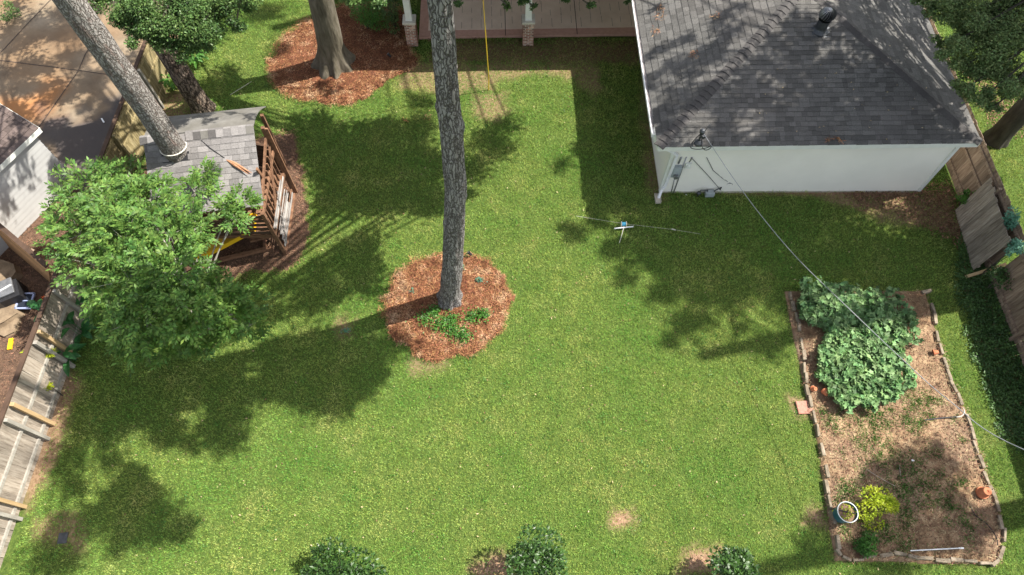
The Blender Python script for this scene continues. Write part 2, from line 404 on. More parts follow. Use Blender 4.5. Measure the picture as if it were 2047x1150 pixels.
MUL1 = [((x - MUL1[0][0] - 1.9) * .955 + MUL1[0][0] + 1.9, (y - 8.85) * .955 + 8.85) for x, y in MUL1]
MUL1, MUL2, MUL3 = smoothp(MUL1, 4), smoothp(MUL2, 4), smoothp(MUL3, 3)
BED = [(8.1, 9.25), (8.08, 6.2), (8.12, 4.5), (7.95, 1.85), (11.95, 1.75), (12.3, 2.6), (12.36, 5.1), (12.15, 7.2), (12.25, 9.3)]
GAR = [(4.75, 12.85), (12.95, 12.66), (13.4, 26), (5.1, 26)]
BARE = [  # (polygon px, strength)
    (gp([(800, 125), (1000, 122), (1165, 126), (1210, 175), (1185, 190), (1120, 150), (1000, 160), (985, 180), (860, 185), (800, 180)]), 0.5),
    (gp([(950, 190), (1010, 185), (1020, 225), (985, 245), (940, 235)]), 0.5),
    (gp([(880, 85), (1290, 85), (1290, 128), (880, 126)]), 0.45),
    (gp([(1165, 130), (1205, 130), (1195, 170), (1180, 185)]), 0.55),
    (gp([(1228, 1015), (1262, 1015), (1262, 1055), (1230, 1055)]), 0.95),
    (gp([(1612, 1015), (1650, 1015), (1650, 1050), (1612, 1050)]), 0.8),
    (gp([(675, 640), (705, 640), (708, 672), (672, 670)]), 0.6),
    (gp([(1270, 20), (1300, 20), (1330, 395), (1300, 395)]), 0.5),
    (gp([(1600, 385), (1900, 380), (1930, 470), (1760, 440), (1650, 405)]), 0.6),
    (gp([(75, 1050), (150, 1030), (170, 1100), (90, 1100)]), 0.5),
    (gp([(135, 735), (75, 870), (40, 1020), (60, 1030), (120, 900), (165, 760)]), 0.7),
    (gp([(1370, 1100), (1440, 1095), (1450, 1150), (1370, 1150)]), 0.9),
    (gp([(930, 1130), (1000, 1110), (1020, 1150), (930, 1150)]), 0.9),
    (gp([(1580, 795), (1630, 795), (1640, 840), (1590, 840)]), 0.8),
    (gp([(300, 180), (385, 175), (380, 240), (300, 240)]), 0.6),
    (gp([(820, 715), (890, 722), (870, 750), (830, 745)]), 0.45),
    (gp([(340, 640), (430, 630), (430, 660), (350, 665)]), 0.4),
]
def bare_mask(x, y):
    wob = (fbm(x * 1.6, y * 1.6, 3.0) - 0.5) * 0.9 + (fbm(x * 7, y * 7, 5.0, 3) - 0.5) * 0.35
    m = np.zeros(x.shape)
    for P, s in BARE:
        d = poly_sd(x, y, P) + wob * 0.7
        m = np.maximum(m, s * np.clip(0.5 - d / 0.35, 0, 1))
    return m
def hard_mask(x, y):
    """1 where grass must not grow"""
    wob = (fbm(x * 3, y * 3, 1.0) - 0.5) * 0.45
    d = np.minimum(poly_sd(x, y, MUL1) , poly_sd(x, y, MUL2))
    d = np.minimum(d, poly_sd(x, y, MUL3)) + wob
    d = np.minimum(d, poly_sd(x, y, BED)) 
    d = np.minimum(d, poly_sd(x, y, GAR))
    return np.clip(-d / 0.12 + 0.3, 0, 1)

# ------------------------------------------------------------------ ground sheet
def ground():
    xs = np.concatenate([[-60, -40, -28], np.arange(-20, 22, 0.12), [30, 45, 60]])
    ys = np.concatenate([[-40, -20, -6], np.arange(-1, 24, 0.12), [32, 45, 70]])
    X, Y = np.meshgrid(xs, ys)
    Z = (fbm(X * 0.6, Y * 0.6, 2.0) - 0.5) * 0.06 - 0.01
    V = np.stack([X.ravel(), Y.ravel(), Z.ravel()], 1)
    nx, ny = len(xs), len(ys)
    i = np.arange(nx * ny).reshape(ny, nx)
    F = np.stack([i[:-1, :-1].ravel(), i[:-1, 1:].ravel(), i[1:, 1:].ravel(), i[1:, :-1].ravel()], 1)
    m = bpy.data.materials.new('ground'); m.use_nodes = True
    n = m.node_tree; N = n.nodes; L = n.links; b = N['Principled BSDF']; b.inputs['Roughness'].default_value = 0.95
    b.inputs['Specular IOR Level'].default_value = 0.1
    at_ = N.new('ShaderNodeAttribute'); at_.attribute_name = 'bare'
    tc = N.new('ShaderNodeTexCoord')
    def nramp(sc, cs, det=8):
        z = N.new('ShaderNodeTexNoise'); z.inputs['Scale'].default_value = sc; z.inputs['Detail'].default_value = det; z.inputs['Roughness'].default_value = 0.7
        L.new(tc.outputs['Object'], z.inputs['Vector'])
        r = N.new('ShaderNodeValToRGB'); e = r.color_ramp.elements
        e[0].position = 0.32; e[0].color = (*cs[0], 1); e[1].position = 0.68; e[1].color = (*cs[1], 1)
        L.new(z.outputs['Fac'], r.inputs['Fac']); return z, r
    z1, r1 = nramp(14, [(0.025, 0.055, 0.012), (0.12, 0.165, 0.035)])
    z2, r2 = nramp(11, [(0.14, 0.075, 0.045), (0.40, 0.26, 0.17)])
    mx = N.new('ShaderNodeMix'); mx.data_type = 'RGBA'
    L.new(at_.outputs['Fac'], mx.inputs['Factor']); L.new(r1.outputs['Color'], mx.inputs['A']); L.new(r2.outputs['Color'], mx.inputs['B'])
    L.new(mx.outputs['Result'], b.inputs['Base Color'])
    bp = N.new('ShaderNodeBump'); bp.inputs['Strength'].default_value = 0.9; bp.inputs['Distance'].default_value = 0.03
    z3 = N.new('ShaderNodeTexNoise'); z3.inputs['Scale'].default_value = 35; z3.inputs['Detail'].default_value = 6
    L.new(tc.outputs['Object'], z3.inputs['Vector'])
    L.new(z3.outputs['Fac'], bp.inputs['Height']); L.new(bp.outputs['Normal'], b.inputs['Normal'])
    o = np_mesh('ground', V, F, m, smooth=True)
    a = o.data.attributes.new('bare', 'FLOAT', 'POINT')
    bm = np.maximum(bare_mask(X.ravel(), Y.ravel()) , hard_mask(X.ravel(), Y.ravel()) * 0.9)
    # ivy strip and the far sides: leaf litter under the plants
    a.data.foreach_set('value', np.clip(bm * 1.25, 0, 1).astype(np.float32))
    tag(o, kind='structure')
ground()

FX = lambda y: -12.52 + (y - 1.5) * 0.0235          # left fence line
RX = lambda y: 14.3 - (y - 8.0) * 0.012             # right fence line
def grass():
    n = 1800000
    x = rng.uniform(-12.6, 19.5, n); y = rng.uniform(0.8, 21.8, n)
    dep = y * SP + CAM_H * CP
    vis = (np.abs(x) < 0.765 * dep)
    inyard = (x > FX(y) + 0.02) & (x < RX(y))
    right = (x > RX(y) + 0.1)
    left = (x > -12.3)
    keep = vis & left & (inyard | right)
    keep &= ~((y > 19.75) & (x > -3.6) & (x < 5.2))
    x, y = x[keep], y[keep]
    b = bare_mask(x, y); h = hard_mask(x, y)
    ivy = np.clip((x - 13.0) / 0.5, 0, 1) * np.clip((12.0 - y) / 1.0, 0, 1) * (x < 14.3)
    p = (1 - h) * (1 - b * 0.93) * (1 - 0.85 * ivy)
    patch = (0.55 + 0.6 * fbm(x * 2.3, y * 2.3, 8.0, 4)) * np.clip(fbm(x * 13, y * 13, 4.0, 2) * 3.0 - .65, 0.2, 1)
    k = rng.random(len(x)) < p * patch
    x, y, b = x[k], y[k], b[k]
    n = len(x)
    z = (fbm(x * 0.6, y * 0.6, 2.0) - 0.5) * 0.06 - 0.012
    th = rng.uniform(0, 2 * np.pi, n)
    Ln = rng.uniform(0.03, 0.085, n) * (1 - 0.3 * b); W = rng.uniform(0.006, 0.011, n)
    lean = rng.uniform(0.35, 1.15, n)
    dx, dy = np.cos(th) * np.sin(lean), np.sin(th) * np.sin(lean); dz = np.cos(lean)
    sx, sy = -np.sin(th) * W, np.cos(th) * W
    V = np.empty((n, 3, 3), np.float32)
    V[:, 0] = np.stack([x - sx, y - sy, z], 1)
    V[:, 1] = np.stack([x + sx, y + sy, z], 1)
    V[:, 2] = np.stack([x + dx * Ln, y + dy * Ln, z + dz * Ln], 1)
    o = np_mesh('grass', V.reshape(-1, 3), np.arange(3 * n).reshape(-1, 3), M_grass)
    tag(o, 'short mown green lawn grass covering the yard', 'grass', kind='stuff')
grass()

def leaves(name, P, D, L, W, mats, parent=None, up=None, fold=0.12):
    """one small folded 4-sided leaf at each P along D"""
    P = np.asarray(P, float); D = np.asarray(D, float); n = len(P)
    D = D / (np.linalg.norm(D, axis=1, keepdims=True) + 1e-9)
    U = rng.normal(size=(n, 3)) * 0.5 + np.array([0, 0, 1.0]) if up is None else up
    S = np.cross(D, U); S /= (np.linalg.norm(S, axis=1, keepdims=True) + 1e-9)
    Nn = np.cross(S, D)
    L = np.broadcast_to(np.asarray(L, float), (n,))[:, None]; W = np.broadcast_to(np.asarray(W, float), (n,))[:, None]
    V = np.empty((n, 4, 3))
    V[:, 0] = P
    V[:, 1] = P + D * L * 0.48 + S * W * 0.5 + Nn * W * fold
    V[:, 2] = P + D * L - Nn * L * 0.10
    V[:, 3] = P + D * L * 0.48 - S * W * 0.5 + Nn * W * fold
    return np_mesh(name, V.reshape(-1, 3), np.arange(4 * n).reshape(-1, 4), mats, parent)

def rand_dirs(n, flat=1.0):
    d = rng.normal(size=(n, 3)); d[:, 2] *= flat
    return d / np.linalg.norm(d, axis=1, keepdims=True)

def scatter_poly(P, n, zf=lambda x, y: 0, grow=0.0, wob=0.45):
    P = np.array(P); lo = P.min(0) - grow; hi = P.max(0) + grow
    x = rng.uniform(lo[0], hi[0], n * 2); y = rng.uniform(lo[1], hi[1], n * 2)
    d = poly_sd(x, y, P) + (fbm(x * 3, y * 3, 1.0) - 0.5) * wob
    k = d < grow * rng.random(len(x))
    x, y = x[k], y[k]
    return np.stack([x, y, np.zeros(len(x)) + zf(x, y)], 1)

def bed_sheet(name, P, m, z0, hump, label=None, cat=None, wob=0.45, res=0.07):
    P = np.array(P); lo = P.min(0) - 0.2; hi = P.max(0) + 0.2
    xs = np.arange(lo[0], hi[0], res); ys = np.arange(lo[1], hi[1], res)
    X, Y = np.meshgrid(xs, ys)
    d = poly_sd(X, Y, P) + (fbm(X * 3, Y * 3, 1.0) - 0.5) * wob
    Z = z0 + hump * np.clip(-d / 0.8, 0, 1) ** 0.6 + (fbm(X * 6, Y * 6, 4.0) - 0.5) * 0.05 * np.clip(-d / 0.2, 0, 1)
    Z = np.where(d > 0, z0 - 0.06, Z)
    i = np.arange(X.size).reshape(X.shape)
    F = np.stack([i[:-1, :-1].ravel(), i[:-1, 1:].ravel(), i[1:, 1:].ravel(), i[1:, :-1].ravel()], 1)
    dc = d.ravel()[F].min(1)
    F = F[dc < 0]
    o = np_mesh(name, np.stack([X.ravel(), Y.ravel(), Z.ravel()], 1), F, m, smooth=True)
    return tag(o, label, cat, kind='stuff' if label else 'structure')

def chips(name, P, n, m, z, label, cat, L=(0.03, 0.09), W=(0.008, 0.02), grow=0.22, parent=None):
    Q = scatter_poly(P, n, lambda x, y: z + rng.uniform(0, 0.035, len(x)), grow)
    k = len(Q)
    o = leaves(name, Q, rand_dirs(k, 0.35), rng.uniform(*L, k), rng.uniform(*W, k), m, fold=0.05)
    if label: tag(o, label, cat, kind='stuff')
    return o

bed_sheet('mulch_ring', MUL1, M_mulch, 0.02, 0.07, 'reddish pine bark mulch in the ring round the central trunk', 'mulch')
chips('bark_chips', MUL1, 17000, M_chips, 0.075, 'loose orange bark chips strewn over the central mulch ring', 'bark chips', L=(.05, .14), W=(.007, .016), grow=.12)
bed_sheet('mulch_bed', MUL2, M_mulch, 0.02, 0.07, 'brown mulch bed around the flared oak trunk near the patio', 'mulch')
chips('bark_chips', MUL2, 30000, M_chips, 0.07, 'loose bark chips and leaves around the flared oak', 'bark chips')
bed_sheet('mulch_bed', MUL3, M_mulch_d, 0.02, 0.03, 'brown mulch ground under and beside the wooden playhouse', 'mulch')
chips('bark_chips', MUL3, 16000, M_chips_d, 0.045, 'loose brown chips scattered beside the wooden playhouse', 'bark chips')
def soil_sheet():
    o = bed_sheet('soil', BED, M_soil, 0.035, 0.05, 'bare reddish soil of the raised garden bed', 'soil', wob=0.0, res=0.05)
soil_sheet()
chips('dry_straw', BED, 9000, M_straw, 0.09, 'dry straw and dead weeds on the garden bed soil', 'straw', L=(0.03, 0.12), W=(0.004, 0.012), grow=0.0)

chips('dead_weeds', BED, 6000, M_dead, 0.09, 'dark dead weeds and leaf scraps over the garden bed', 'dead weeds', L=(0.03, 0.10), W=(0.01, 0.03), grow=0.0)
def tuft_field(name, pts, per, L, W, m, spread, label, cat):
    P = np.repeat(np.array(pts), per, axis=0)
    P[:, :2] += rng.normal(size=(len(P), 2)) * spread
    D = rand_dirs(len(P)); D[:, 2] = np.abs(D[:, 2]) + 0.3
    o = leaves(name, P, D, rng.uniform(L * .5, L, len(P)), W, m)
    return tag(o, label, cat, kind='stuff')
# weeds in the bed, more in its shaded half
q = scatter_poly([(8.3, 5.6), (8.2, 2.1), (11.8, 2.0), (12.1, 5.0), (11.8, 7.2), (9.8, 5.6)], 1500, lambda x, y: 0.075)
den = fbm(q[:, 0] * 1.5, q[:, 1] * 1.5, 3.3)
q = q[(den > 0.5) & (rng.random(len(q)) < .7)]
tuft_field('weeds', q, 14, 0.10, 0.016, M_leaf_mid, 0.06, 'low green weeds sprouting across the lower garden bed', 'weeds')
# leaf litter by the garage corner and the ivy strip
LIT = gp([(1700, 384), (1900, 378), (1935, 460), (1905, 480), (1820, 430), (1720, 405)])
chips('fallen_leaves', LIT, 3000, M_dead, 0.03, 'brown fallen leaves heaped by the garage corner and fence', 'fallen leaves', L=(0.04, 0.09), W=(0.02, 0.045), grow=0.3)
IVY = gp([(1935, 470), (1990, 545), (2030, 650), (2060, 800), (2060, 900), (2010, 860), (1960, 700), (1925, 560)])
chips('ivy_litter', IVY, 2500, M_dead, 0.02, 'dark leaf litter between the ivy along the right fence', 'leaf litter', grow=0.1)
q = scatter_poly(IVY, 14000, lambda x, y: 0.03 + rng.random(len(x)) * 0.13 * fbm(x * 3, y * 3), 0.35)
k = len(q); D = rand_dirs(k, 0.4)
tag(leaves('ivy_ground_cover', q, D, rng.uniform(0.04, 0.08, k), rng.uniform(0.03, 0.055, k), M_leaf_ivy), 'dark ivy ground cover along the foot of the right fence', 'ivy', kind='stuff')
# strip in front of patio: sparse low leaves
q = scatter_poly(gp([(860, 82), (1285, 80), (1290, 125), (860, 120)]), 2600, lambda x, y: 0.02 + rng.random(len(x)) * 0.05, 0.1)
k = len(q)
tag(leaves('ground_litter', q, rand_dirs(k, 0.4), rng.uniform(0.03, 0.07, k), rng.uniform(0.015, 0.03, k), [M_dead]), 'thin dead leaf scatter on the soil strip before the patio', 'fallen leaves', kind='stuff')
q = np.stack([rng.uniform(-12, 12, 1500), rng.uniform(1.5, 19, 1500), np.full(1500, .045)], 1)
q = q[(hard_mask(q[:, 0], q[:, 1]) < .1) & (rng.random(1500) < fbm(q[:, 0] * .5, q[:, 1] * .5, 1.))]
tag(leaves('lawn_leaves', q, rand_dirs(len(q), .3), rng.uniform(.04, .085, len(q)), rng.uniform(.015, .035, len(q)), [M_straw]), 'small pale fallen leaves sprinkled over the whole lawn', 'fallen leaves', kind='stuff')
cl = np.stack([rng.uniform(-12, 12.5, 420), rng.uniform(1.5, 19, 420), np.full(420, .03)], 1)
cl = cl[hard_mask(cl[:, 0], cl[:, 1]) < .1]; cl = np.repeat(cl, 16, 0) + rng.normal(size=(len(cl) * 16, 3)) * np.array([.07, .07, .004])
D_ = rand_dirs(len(cl), .5); tag(leaves('clover', cl, D_, rng.uniform(.03, .06, len(cl)), .025, M_leaf_mid), 'small darker green clover clumps dotted through the lawn', 'clover', kind='stuff')
q = q + rng.normal(size=q.shape) * np.array([.8, .8, 0])
q = q[hard_mask(q[:, 0], q[:, 1]) < .1]
tag(leaves('lawn_leaves', q, rand_dirs(len(q), .3), .06, .028, [M_dead]), 'small brown fallen leaves sprinkled over the whole lawn', 'fallen leaves', kind='stuff')
# neighbour's bare ground on the left
NB = [(-20, 3), (-12.75, 3), (-12.45, 12.6), (-13.3, 13.6), (-20, 13.6)]
def flat_poly(name, P, z, m, kind='structure'):
    mb = MB(); n = len(P)
    mb.add([(p[0], p[1], z) for p in P], [tuple(range(n))])
    return tag(mb.build(name, m), kind=kind)
flat_poly('neighbour_yard', NB, 0.035, M_mulch_d)
chips('bark_chips', NB, 15000, M_chips_d, 0.04, 'dark brown chips on the neighbouring ground left of the fence', 'bark chips')
YR = gp([(1955, 150), (2047, 170), (2060, 260), (2000, 250)])
chips('fallen_leaves', YR, 1500, M_dead, 0.02, 'fallen leaves on the grass beyond the right fence', 'fallen leaves', L=(0.05, 0.1), W=(0.03, 0.05), grow=0.6)

# ------------------------------------------------------------------ driveway and patio
def driveway_base():
    xs = np.concatenate([[-40, -30, -24], np.arange(-20, -12.2, .12)]); ys = np.concatenate([np.arange(12.9, 22.5, .12), [26, 34, 45]])
    X, Y = np.meshgrid(xs, ys); i = np.arange(X.size).reshape(X.shape)
    F = np.stack([i[:-1, :-1].ravel(), i[:-1, 1:].ravel(), i[1:, 1:].ravel(), i[1:, :-1].ravel()], 1)
    x, y = X.ravel(), Y.ravel()
    WET = smoothp(gp([(90, 215), (150, 245), (215, 215), (262, 190), (225, 345), (150, 380), (120, 330), (75, 245)]), 3)
    wob = (fbm(x * 1.4, y * 1.4, 2.) - .5) * 1.3
    wet = np.clip(.5 - (poly_sd(x, y, WET) + wob) / .5, 0, 1)
    ST = gp([(-20, 210), (60, 190), (130, 170), (110, 240), (20, 270), (-20, 260)])
    st = np.clip(.5 - (poly_sd(x, y, ST) + wob) / .9, 0, 1)
    m = M_drive.copy(); m.name = 'driveway_stained'; N = m.node_tree.nodes; L = m.node_tree.links; b = N['Principled BSDF']
    src = b.inputs['Base Color'].links[0].from_socket
    for nm, c, am in (('stain', (0.36, 0.15, 0.045), .8), ('damp', (0.055, 0.05, 0.053), .88)):
        a = N.new('ShaderNodeAttribute'); a.attribute_name = nm; mu = N.new('ShaderNodeMath'); mu.operation = 'MULTIPLY'; mu.inputs[1].default_value = am
        L.new(a.outputs['Fac'], mu.inputs[0]); mx = N.new('ShaderNodeMix'); mx.data_type = 'RGBA'
        L.new(mu.outputs[0], mx.inputs['Factor']); L.new(src, mx.inputs['A']); mx.inputs['B'].default_value = (*c, 1); src = mx.outputs['Result']
    L.new(src, b.inputs['Base Color'])
    o = np_mesh('driveway', np.stack([x, y, np.full(len(x), .05)], 1), F, m)
    o.data.attributes.new('damp', 'FLOAT', 'POINT').data.foreach_set('value', wet.astype(np.float32))
    o.data.attributes.new('stain', 'FLOAT', 'POINT').data.foreach_set('value', st.astype(np.float32))
    tag(o, kind='structure')
driveway_base()
drive = MB()
def strip(mb, P, wd, z, mi):
    for a, b in zip(P[:-1], P[1:]):
        a = Vector((a[0], a[1], z)); b = Vector((b[0], b[1], z)); s = (b - a).cross(Vector((0, 0, 1))).normalized() * wd / 2
        mb.quad(a - s, b - s, b + s, a + s, mi)
for j, P in enumerate([[(-40, 119), (0, 123), (120, 138), (250, 156)], [(185, 90), (172, 112), (158, 145), (60, 285)], [(115, -10), (60, 47), (0, 112), (-60, 175)]]):
    strip(drive, gp(P), 0.035, 0.058 + 0.003 * j, 2)
tag(drive.build('driveway_joints', [M_drive, M_drive_wet, M_joint]), kind='structure')

YAW = R(1.29)
ca, sa = math.cos(YAW), math.sin(YAW)
def hl(x, y, z):
    """house axes: x along the garage front, y back, origin at the garage's left front wall corner"""
    return Vector((4.75 + x * ca - y * sa, 12.88 + x * -0.0 + y * ca + x * sa * -1.0 + 0, z)) if False else Vector((4.75 + x * ca - y * sa, 12.86 + x * sa + y * ca, z))
patio = MB()
def pz(z, x0, y0, x1, y1, mi):
    P = [hl(x0, y0, z), hl(x1, y0, z), hl(x1, y1, z), hl(x0, y1, z)]
    return P
PX0, PX1, PY0, PY1 = -8.0, 0.3, 7.02, 16.0
def slab(mb, x0, y0, x1, y1, z0, z1, mi):
    a = [hl(x0, y0, z0), hl(x1, y0, z0), hl(x1, y1, z0), hl(x0, y1, z0)]
    b = [hl(x0, y0, z1), hl(x1, y0, z1), hl(x1, y1, z1), hl(x0, y1, z1)]
    mb.add(a + b, [(4, 5, 6, 7), (0, 1, 5, 4), (1, 2, 6, 5), (2, 3, 7, 6), (3, 0, 4, 7)], mi)
slab(patio, PX0, PY0, PX1, PY1, -0.05, 0.10, 1)
slab(patio, PX0 + 0.33, PY0 + 0.33, PX1, PY1, 0.09, 0.106, 0)
for xx in (-4.83, -2.2, -6.9):
    strip(patio, [hl(xx, PY0 + 0.0, 0), hl(xx, PY1, 0)], 0.025, 0.1095, 2)
for i in range(110):
    xx = PX0 + 0.45 + i % 22 * 0.37 + random.uniform(-.03, .03); y0 = PY0 + 0.4 + (i // 22) * 0.62 + random.choice((0, .2))
    strip(patio, [hl(xx, y0, 0), hl(xx, y0 + random.uniform(.25, .6), 0)], 0.010, 0.1085, 2)
tag(patio.build('patio', [M_patio, M_patio_b, M_joint]), kind='structure')

# ------------------------------------------------------------------ shingles helper
def shingle_slope(name, O, U, Vv, wfun, length, exposure, m, parent, tw=(0.12, 0.36), under=True, lift=0.012):
    """O eave corner, U along the eave, Vv up the slope, wfun(v)->(u0,u1)"""
    O = Vector(O); U = Vector(U).normalized(); Vv = Vector(Vv).normalized(); N = U.cross(Vv).normalized()
    if N.z < 0: N = -N
    mb = MB(); v = 0.0
    while v < length - 0.02:
        v1 = min(v + exposure, length)
        a0, b0 = wfun(v); a1, b1 = wfun(v1)
        lo, hi = max(a0, a1) - 0.02, min(b0, b1) + 0.02
        lo, hi = min(a0, a1), max(b0, b1)
        u = lo - random.uniform(0, tw[1])
        while u < hi:
            u2 = u + random.uniform(*tw)
            x0, x1 = max(u, lo), min(u2 - 0.004, hi)
            if x1 - x0 > 0.02:
                l = lift * random.uniform(0.6, 1.5)
                xa0, xa1 = max(x0, a0), min(x1, b0); xb0, xb1 = max(x0, a1), min(x1, b1)
                if xa1 > xa0 and xb1 >= xb0 - 0.3:
                    xb0 = min(max(xb0, a1), b1); xb1 = max(min(xb1, b1), xb0)
                    dv = random.uniform(-0.006, 0.006)
                    A = O + U * xa0 + Vv * (v + dv); B = O + U * xa1 + Vv * (v + dv)
                    C = O + U * xb1 + Vv * v1; D = O + U * xb0 + Vv * v1
                    mb.add([A, B, B + N * l, A + N * l, C + N * 0.002, D + N * 0.002], [(0, 1, 2, 3), (3, 2, 4, 5)])
            u = u2
        v = v1
    o = mb.build(name, m, parent)
    return o
def cap_run(mb, A, B, N1, N2, wd=0.17, step=0.2):
    A = Vector(A); B = Vector(B); d = (B - A); L = d.length; d.normalize()
    s1 = d.cross(Vector(N1)).normalized(); s2 = d.cross(Vector(N2)).normalized()
    if s1.dot(s2) > 0: s2 = -s2
    n = (Vector(N1) + Vector(N2)).normalized()
    # point the wings down their own slopes
    def wing(Nv):
        s = d.cross(Vector(Nv)).normalized()
        return s if s.z < 0 else -s
    w1, w2 = wing(N1), wing(N2)
    k = int(L / step)
    for i in range(k + 1):
        a = A + d * (i * step); b = A + d * min(L, i * step + step * 1.08)
        r = 0.035; jt = random.uniform(-.008, .008)
        c = Vector((0, 0, 1))
        p = [a + w1 * wd + n * r * .7, a + n * (r + .02), a + w2 * wd + n * r * .7, b + w1 * wd + n * .010, b + n * .028, b + w2 * wd + n * .010]
        q = [a + w1 * wd, a + n * .0, a + w2 * wd]
        mb.add(p + q, [(0, 1, 4, 3), (1, 2, 5, 4), (6, 7, 1, 0), (7, 8, 2, 1)])

# ------------------------------------------------------------------ garage
def hd(x, y, z=0): return Vector((x * ca - y * sa, x * sa + y * ca, z))
G = thing('garage', hl(4.1, 6, 0), 'white sided detached garage with a dark grey shingled hip roof', 'garage')
GW, GD = 8.25, 13.0
EZ, OV = 2.42, 0.42
yaw_w = R(-0.0)
def lap_wall(name, a, b, z0, z1, nrm, m, parent, lap=0.155, thick=0.03, extra=None):
    mb = MB(); a = Vector(a); b = Vector(b); n = Vector(nrm).normalized()
    z = z0
    while z < z1 - 0.01:
        zt = min(z + lap, z1)
        A, B = Vector((a.x, a.y, z)), Vector((b.x, b.y, z)); C, D = Vector((b.x, b.y, zt)), Vector((a.x, a.y, zt))
        mb.add([A, B, B + n * thick, A + n * thick, C + n * 0.004, D + n * 0.004], [(0, 1, 2, 3), (3, 2, 4, 5)])
        z = zt
    if extra:
        for q in extra: mb.quad(*q)
    return mb.build(name, m, parent)
A_, B_, C_, D_ = hl(0, 0, 0), hl(GW, -0.15, 0), hl(GW, GD, 0), hl(0, GD, 0)
lap_wall('wall', A_, B_, 0.08, EZ, hd(0, -1), M_siding, G)
lap_wall('wall', D_, A_, 0.08, EZ, hd(-1, 0), M_siding, G)
lap_wall('wall', B_, C_, 0.08, EZ, hd(1, 0), M_siding, G)
for p, s in ((A_ + hd(-.01, -.01), 0.1), (B_ + hd(.01, -.01), 0.1)):
    mb = MB(); mb.box((p.x, p.y, EZ / 2 + .04), (s, s, EZ - .08), YAW); mb.build('corner_board', M_trim, G)
mb = MB()
m_ = (A_ + B_) / 2
mb.beam((A_.x, A_.y, 0.03), (B_.x, B_.y, 0.03), 0.05, 0.12)
mb.beam((D_.x, D_.y, 0.03), (A_.x, A_.y, 0.03), 0.05, 0.12)
mb.build('foundation', M_conc, G)
e0, e1, e2, e3 = hl(-0.56, -0.22, EZ), hl(8.70, -0.28, EZ), hl(8.70, GD + .3, EZ), hl(-0.56, GD + .3, EZ)
RUN = 4.63; PIT = math.atan2(1.62, RUN); RISE = RUN * math.tan(PIT)
apex = hl(4.07, 4.40, EZ + RISE); apex2 = hl(4.07, GD - 4.2, EZ + RISE)
lift = Vector((0, 0, 0.14))
mb = MB()   # fascia and soffit
for a, b in ((e0, e1), (e1, e2), (e3, e0)):
    mb.beam(a + Vector((0, 0, .04)), b + Vector((0, 0, .04)), 0.05, 0.17)
mb.build('fascia', M_trim, G)
mb = MB()
z0 = Vector((0, 0, -.005))
A2, B2, C2, D2 = [Vector((p.x, p.y, EZ)) for p in (A_, B_, C_, D_)]
mb.quad(e0 + z0, e1 + z0, B2, A2); mb.quad(e1 + z0, e2 + z0, C2, B2); mb.quad(e3 + z0, e0 + z0, A2, D2)
mb.build('soffit', M_trim, G)
r0, r1, r2, r3 = e0 + lift, e1 + lift, e2 + lift, e3 + lift
ap, ap2 = apex + lift, apex2 + lift
rf = MB()
rf.add([r0, r1, ap], [(0, 1, 2)]); rf.add([r3, r0, ap, ap2], [(0, 1, 2, 3)]); rf.add([r1, r2, ap2, ap], [(0, 1, 2, 3)]); rf.add([r2, r3, ap2], [(0, 1, 2)])
rf = rf.build('roof', M_under, G)
def slope(name, a, b, c, d=None, exposure=0.145, par=rf):
    """eave a->b, top corners d (above a) and c (above b)"""
    a, b, c = Vector(a), Vector(b), Vector(c); d = Vector(d) if d is not None else c
    U = (b - a).normalized(); n = U.cross(c - a).normalized()
    if n.z < 0: n = -n
    V2 = n.cross(U).normalized()
    if V2.z < 0: V2 = -V2
    H = (c - a).dot(V2); W = (b - a).length; ud = (d - a).dot(U); uc = (c - a).dot(U)
    wf = lambda v: (ud * v / H, W + (uc - W) * v / H)
    shingle_slope(name, a + n * 0.004 - V2 * 0.03, U, V2, wf, H, exposure, M_shingle, par)
    return n
nF = slope('shingles', r0, r1, ap)
nL = slope('shingles', r3, r0, ap, ap2, exposure=0.2)
nR = slope('shingles', r1, r2, ap2, ap, exposure=0.16)
mb = MB()
cap_run(mb, r0, ap, nF, nL); cap_run(mb, r1, ap, nF, nR); cap_run(mb, ap, ap2, nL, nR)
mb.build('hip_caps', M_cap, rf)
# gutter along the left eave with debris
mb = MB()
g0, g1 = hl(-0.56, 0.25, EZ + .05), hl(-0.56, GD, EZ + .05)
o_ = hd(-1, 0)
for off, zz, ww, hh in ((0.13, 0.03, 0.012, 0.13), (0.065, -0.03, 0.13, 0.01)):
    mb.beam(g0 + o_ * off + Vector((0, 0, zz)), g1 + o_ * off + Vector((0, 0, zz)), ww, hh)
mb.beam(g0 + o_ * 0.13 + Vector((0, 0, .10)), g1 + o_ * 0.13 + Vector((0, 0, .10)), 0.03, 0.012)
mb.beam(g0 + o_ * 0.0, g0 + o_ * 0.14, 0.012, 0.12)
gut = mb.build('gutter', M_gut, G)
mb = MB(); mb.beam(g0 + o_ * .065 + hd(0, .3) + Vector((0, 0, .045)), g1 + o_ * .065 + Vector((0, 0, .045)), 0.11, 0.03)
mb.build('gutter_debris', M_gutleaf, gut)
# downspout at front left corner
mb = MB()
P = [g0 + o_ * 0.06 + hd(0, 0.05, -0.03), hl(-.50, 0.2, 2.22), hl(0.10, -0.12, 2.02), hl(0.06, -0.09, 0.45), hl(-.02, -0.10, 0.28), hl(-0.10, -0.28, 0.08)]
for a, b in zip(P[1:-1], P[2:]): mb.beam(a, b, 0.085, 0.065, up=(0, 1, 0))
mb.beam(P[0], P[1], .085, .065)
mb.build('downspout', M_gut, G, bevel=0.006)
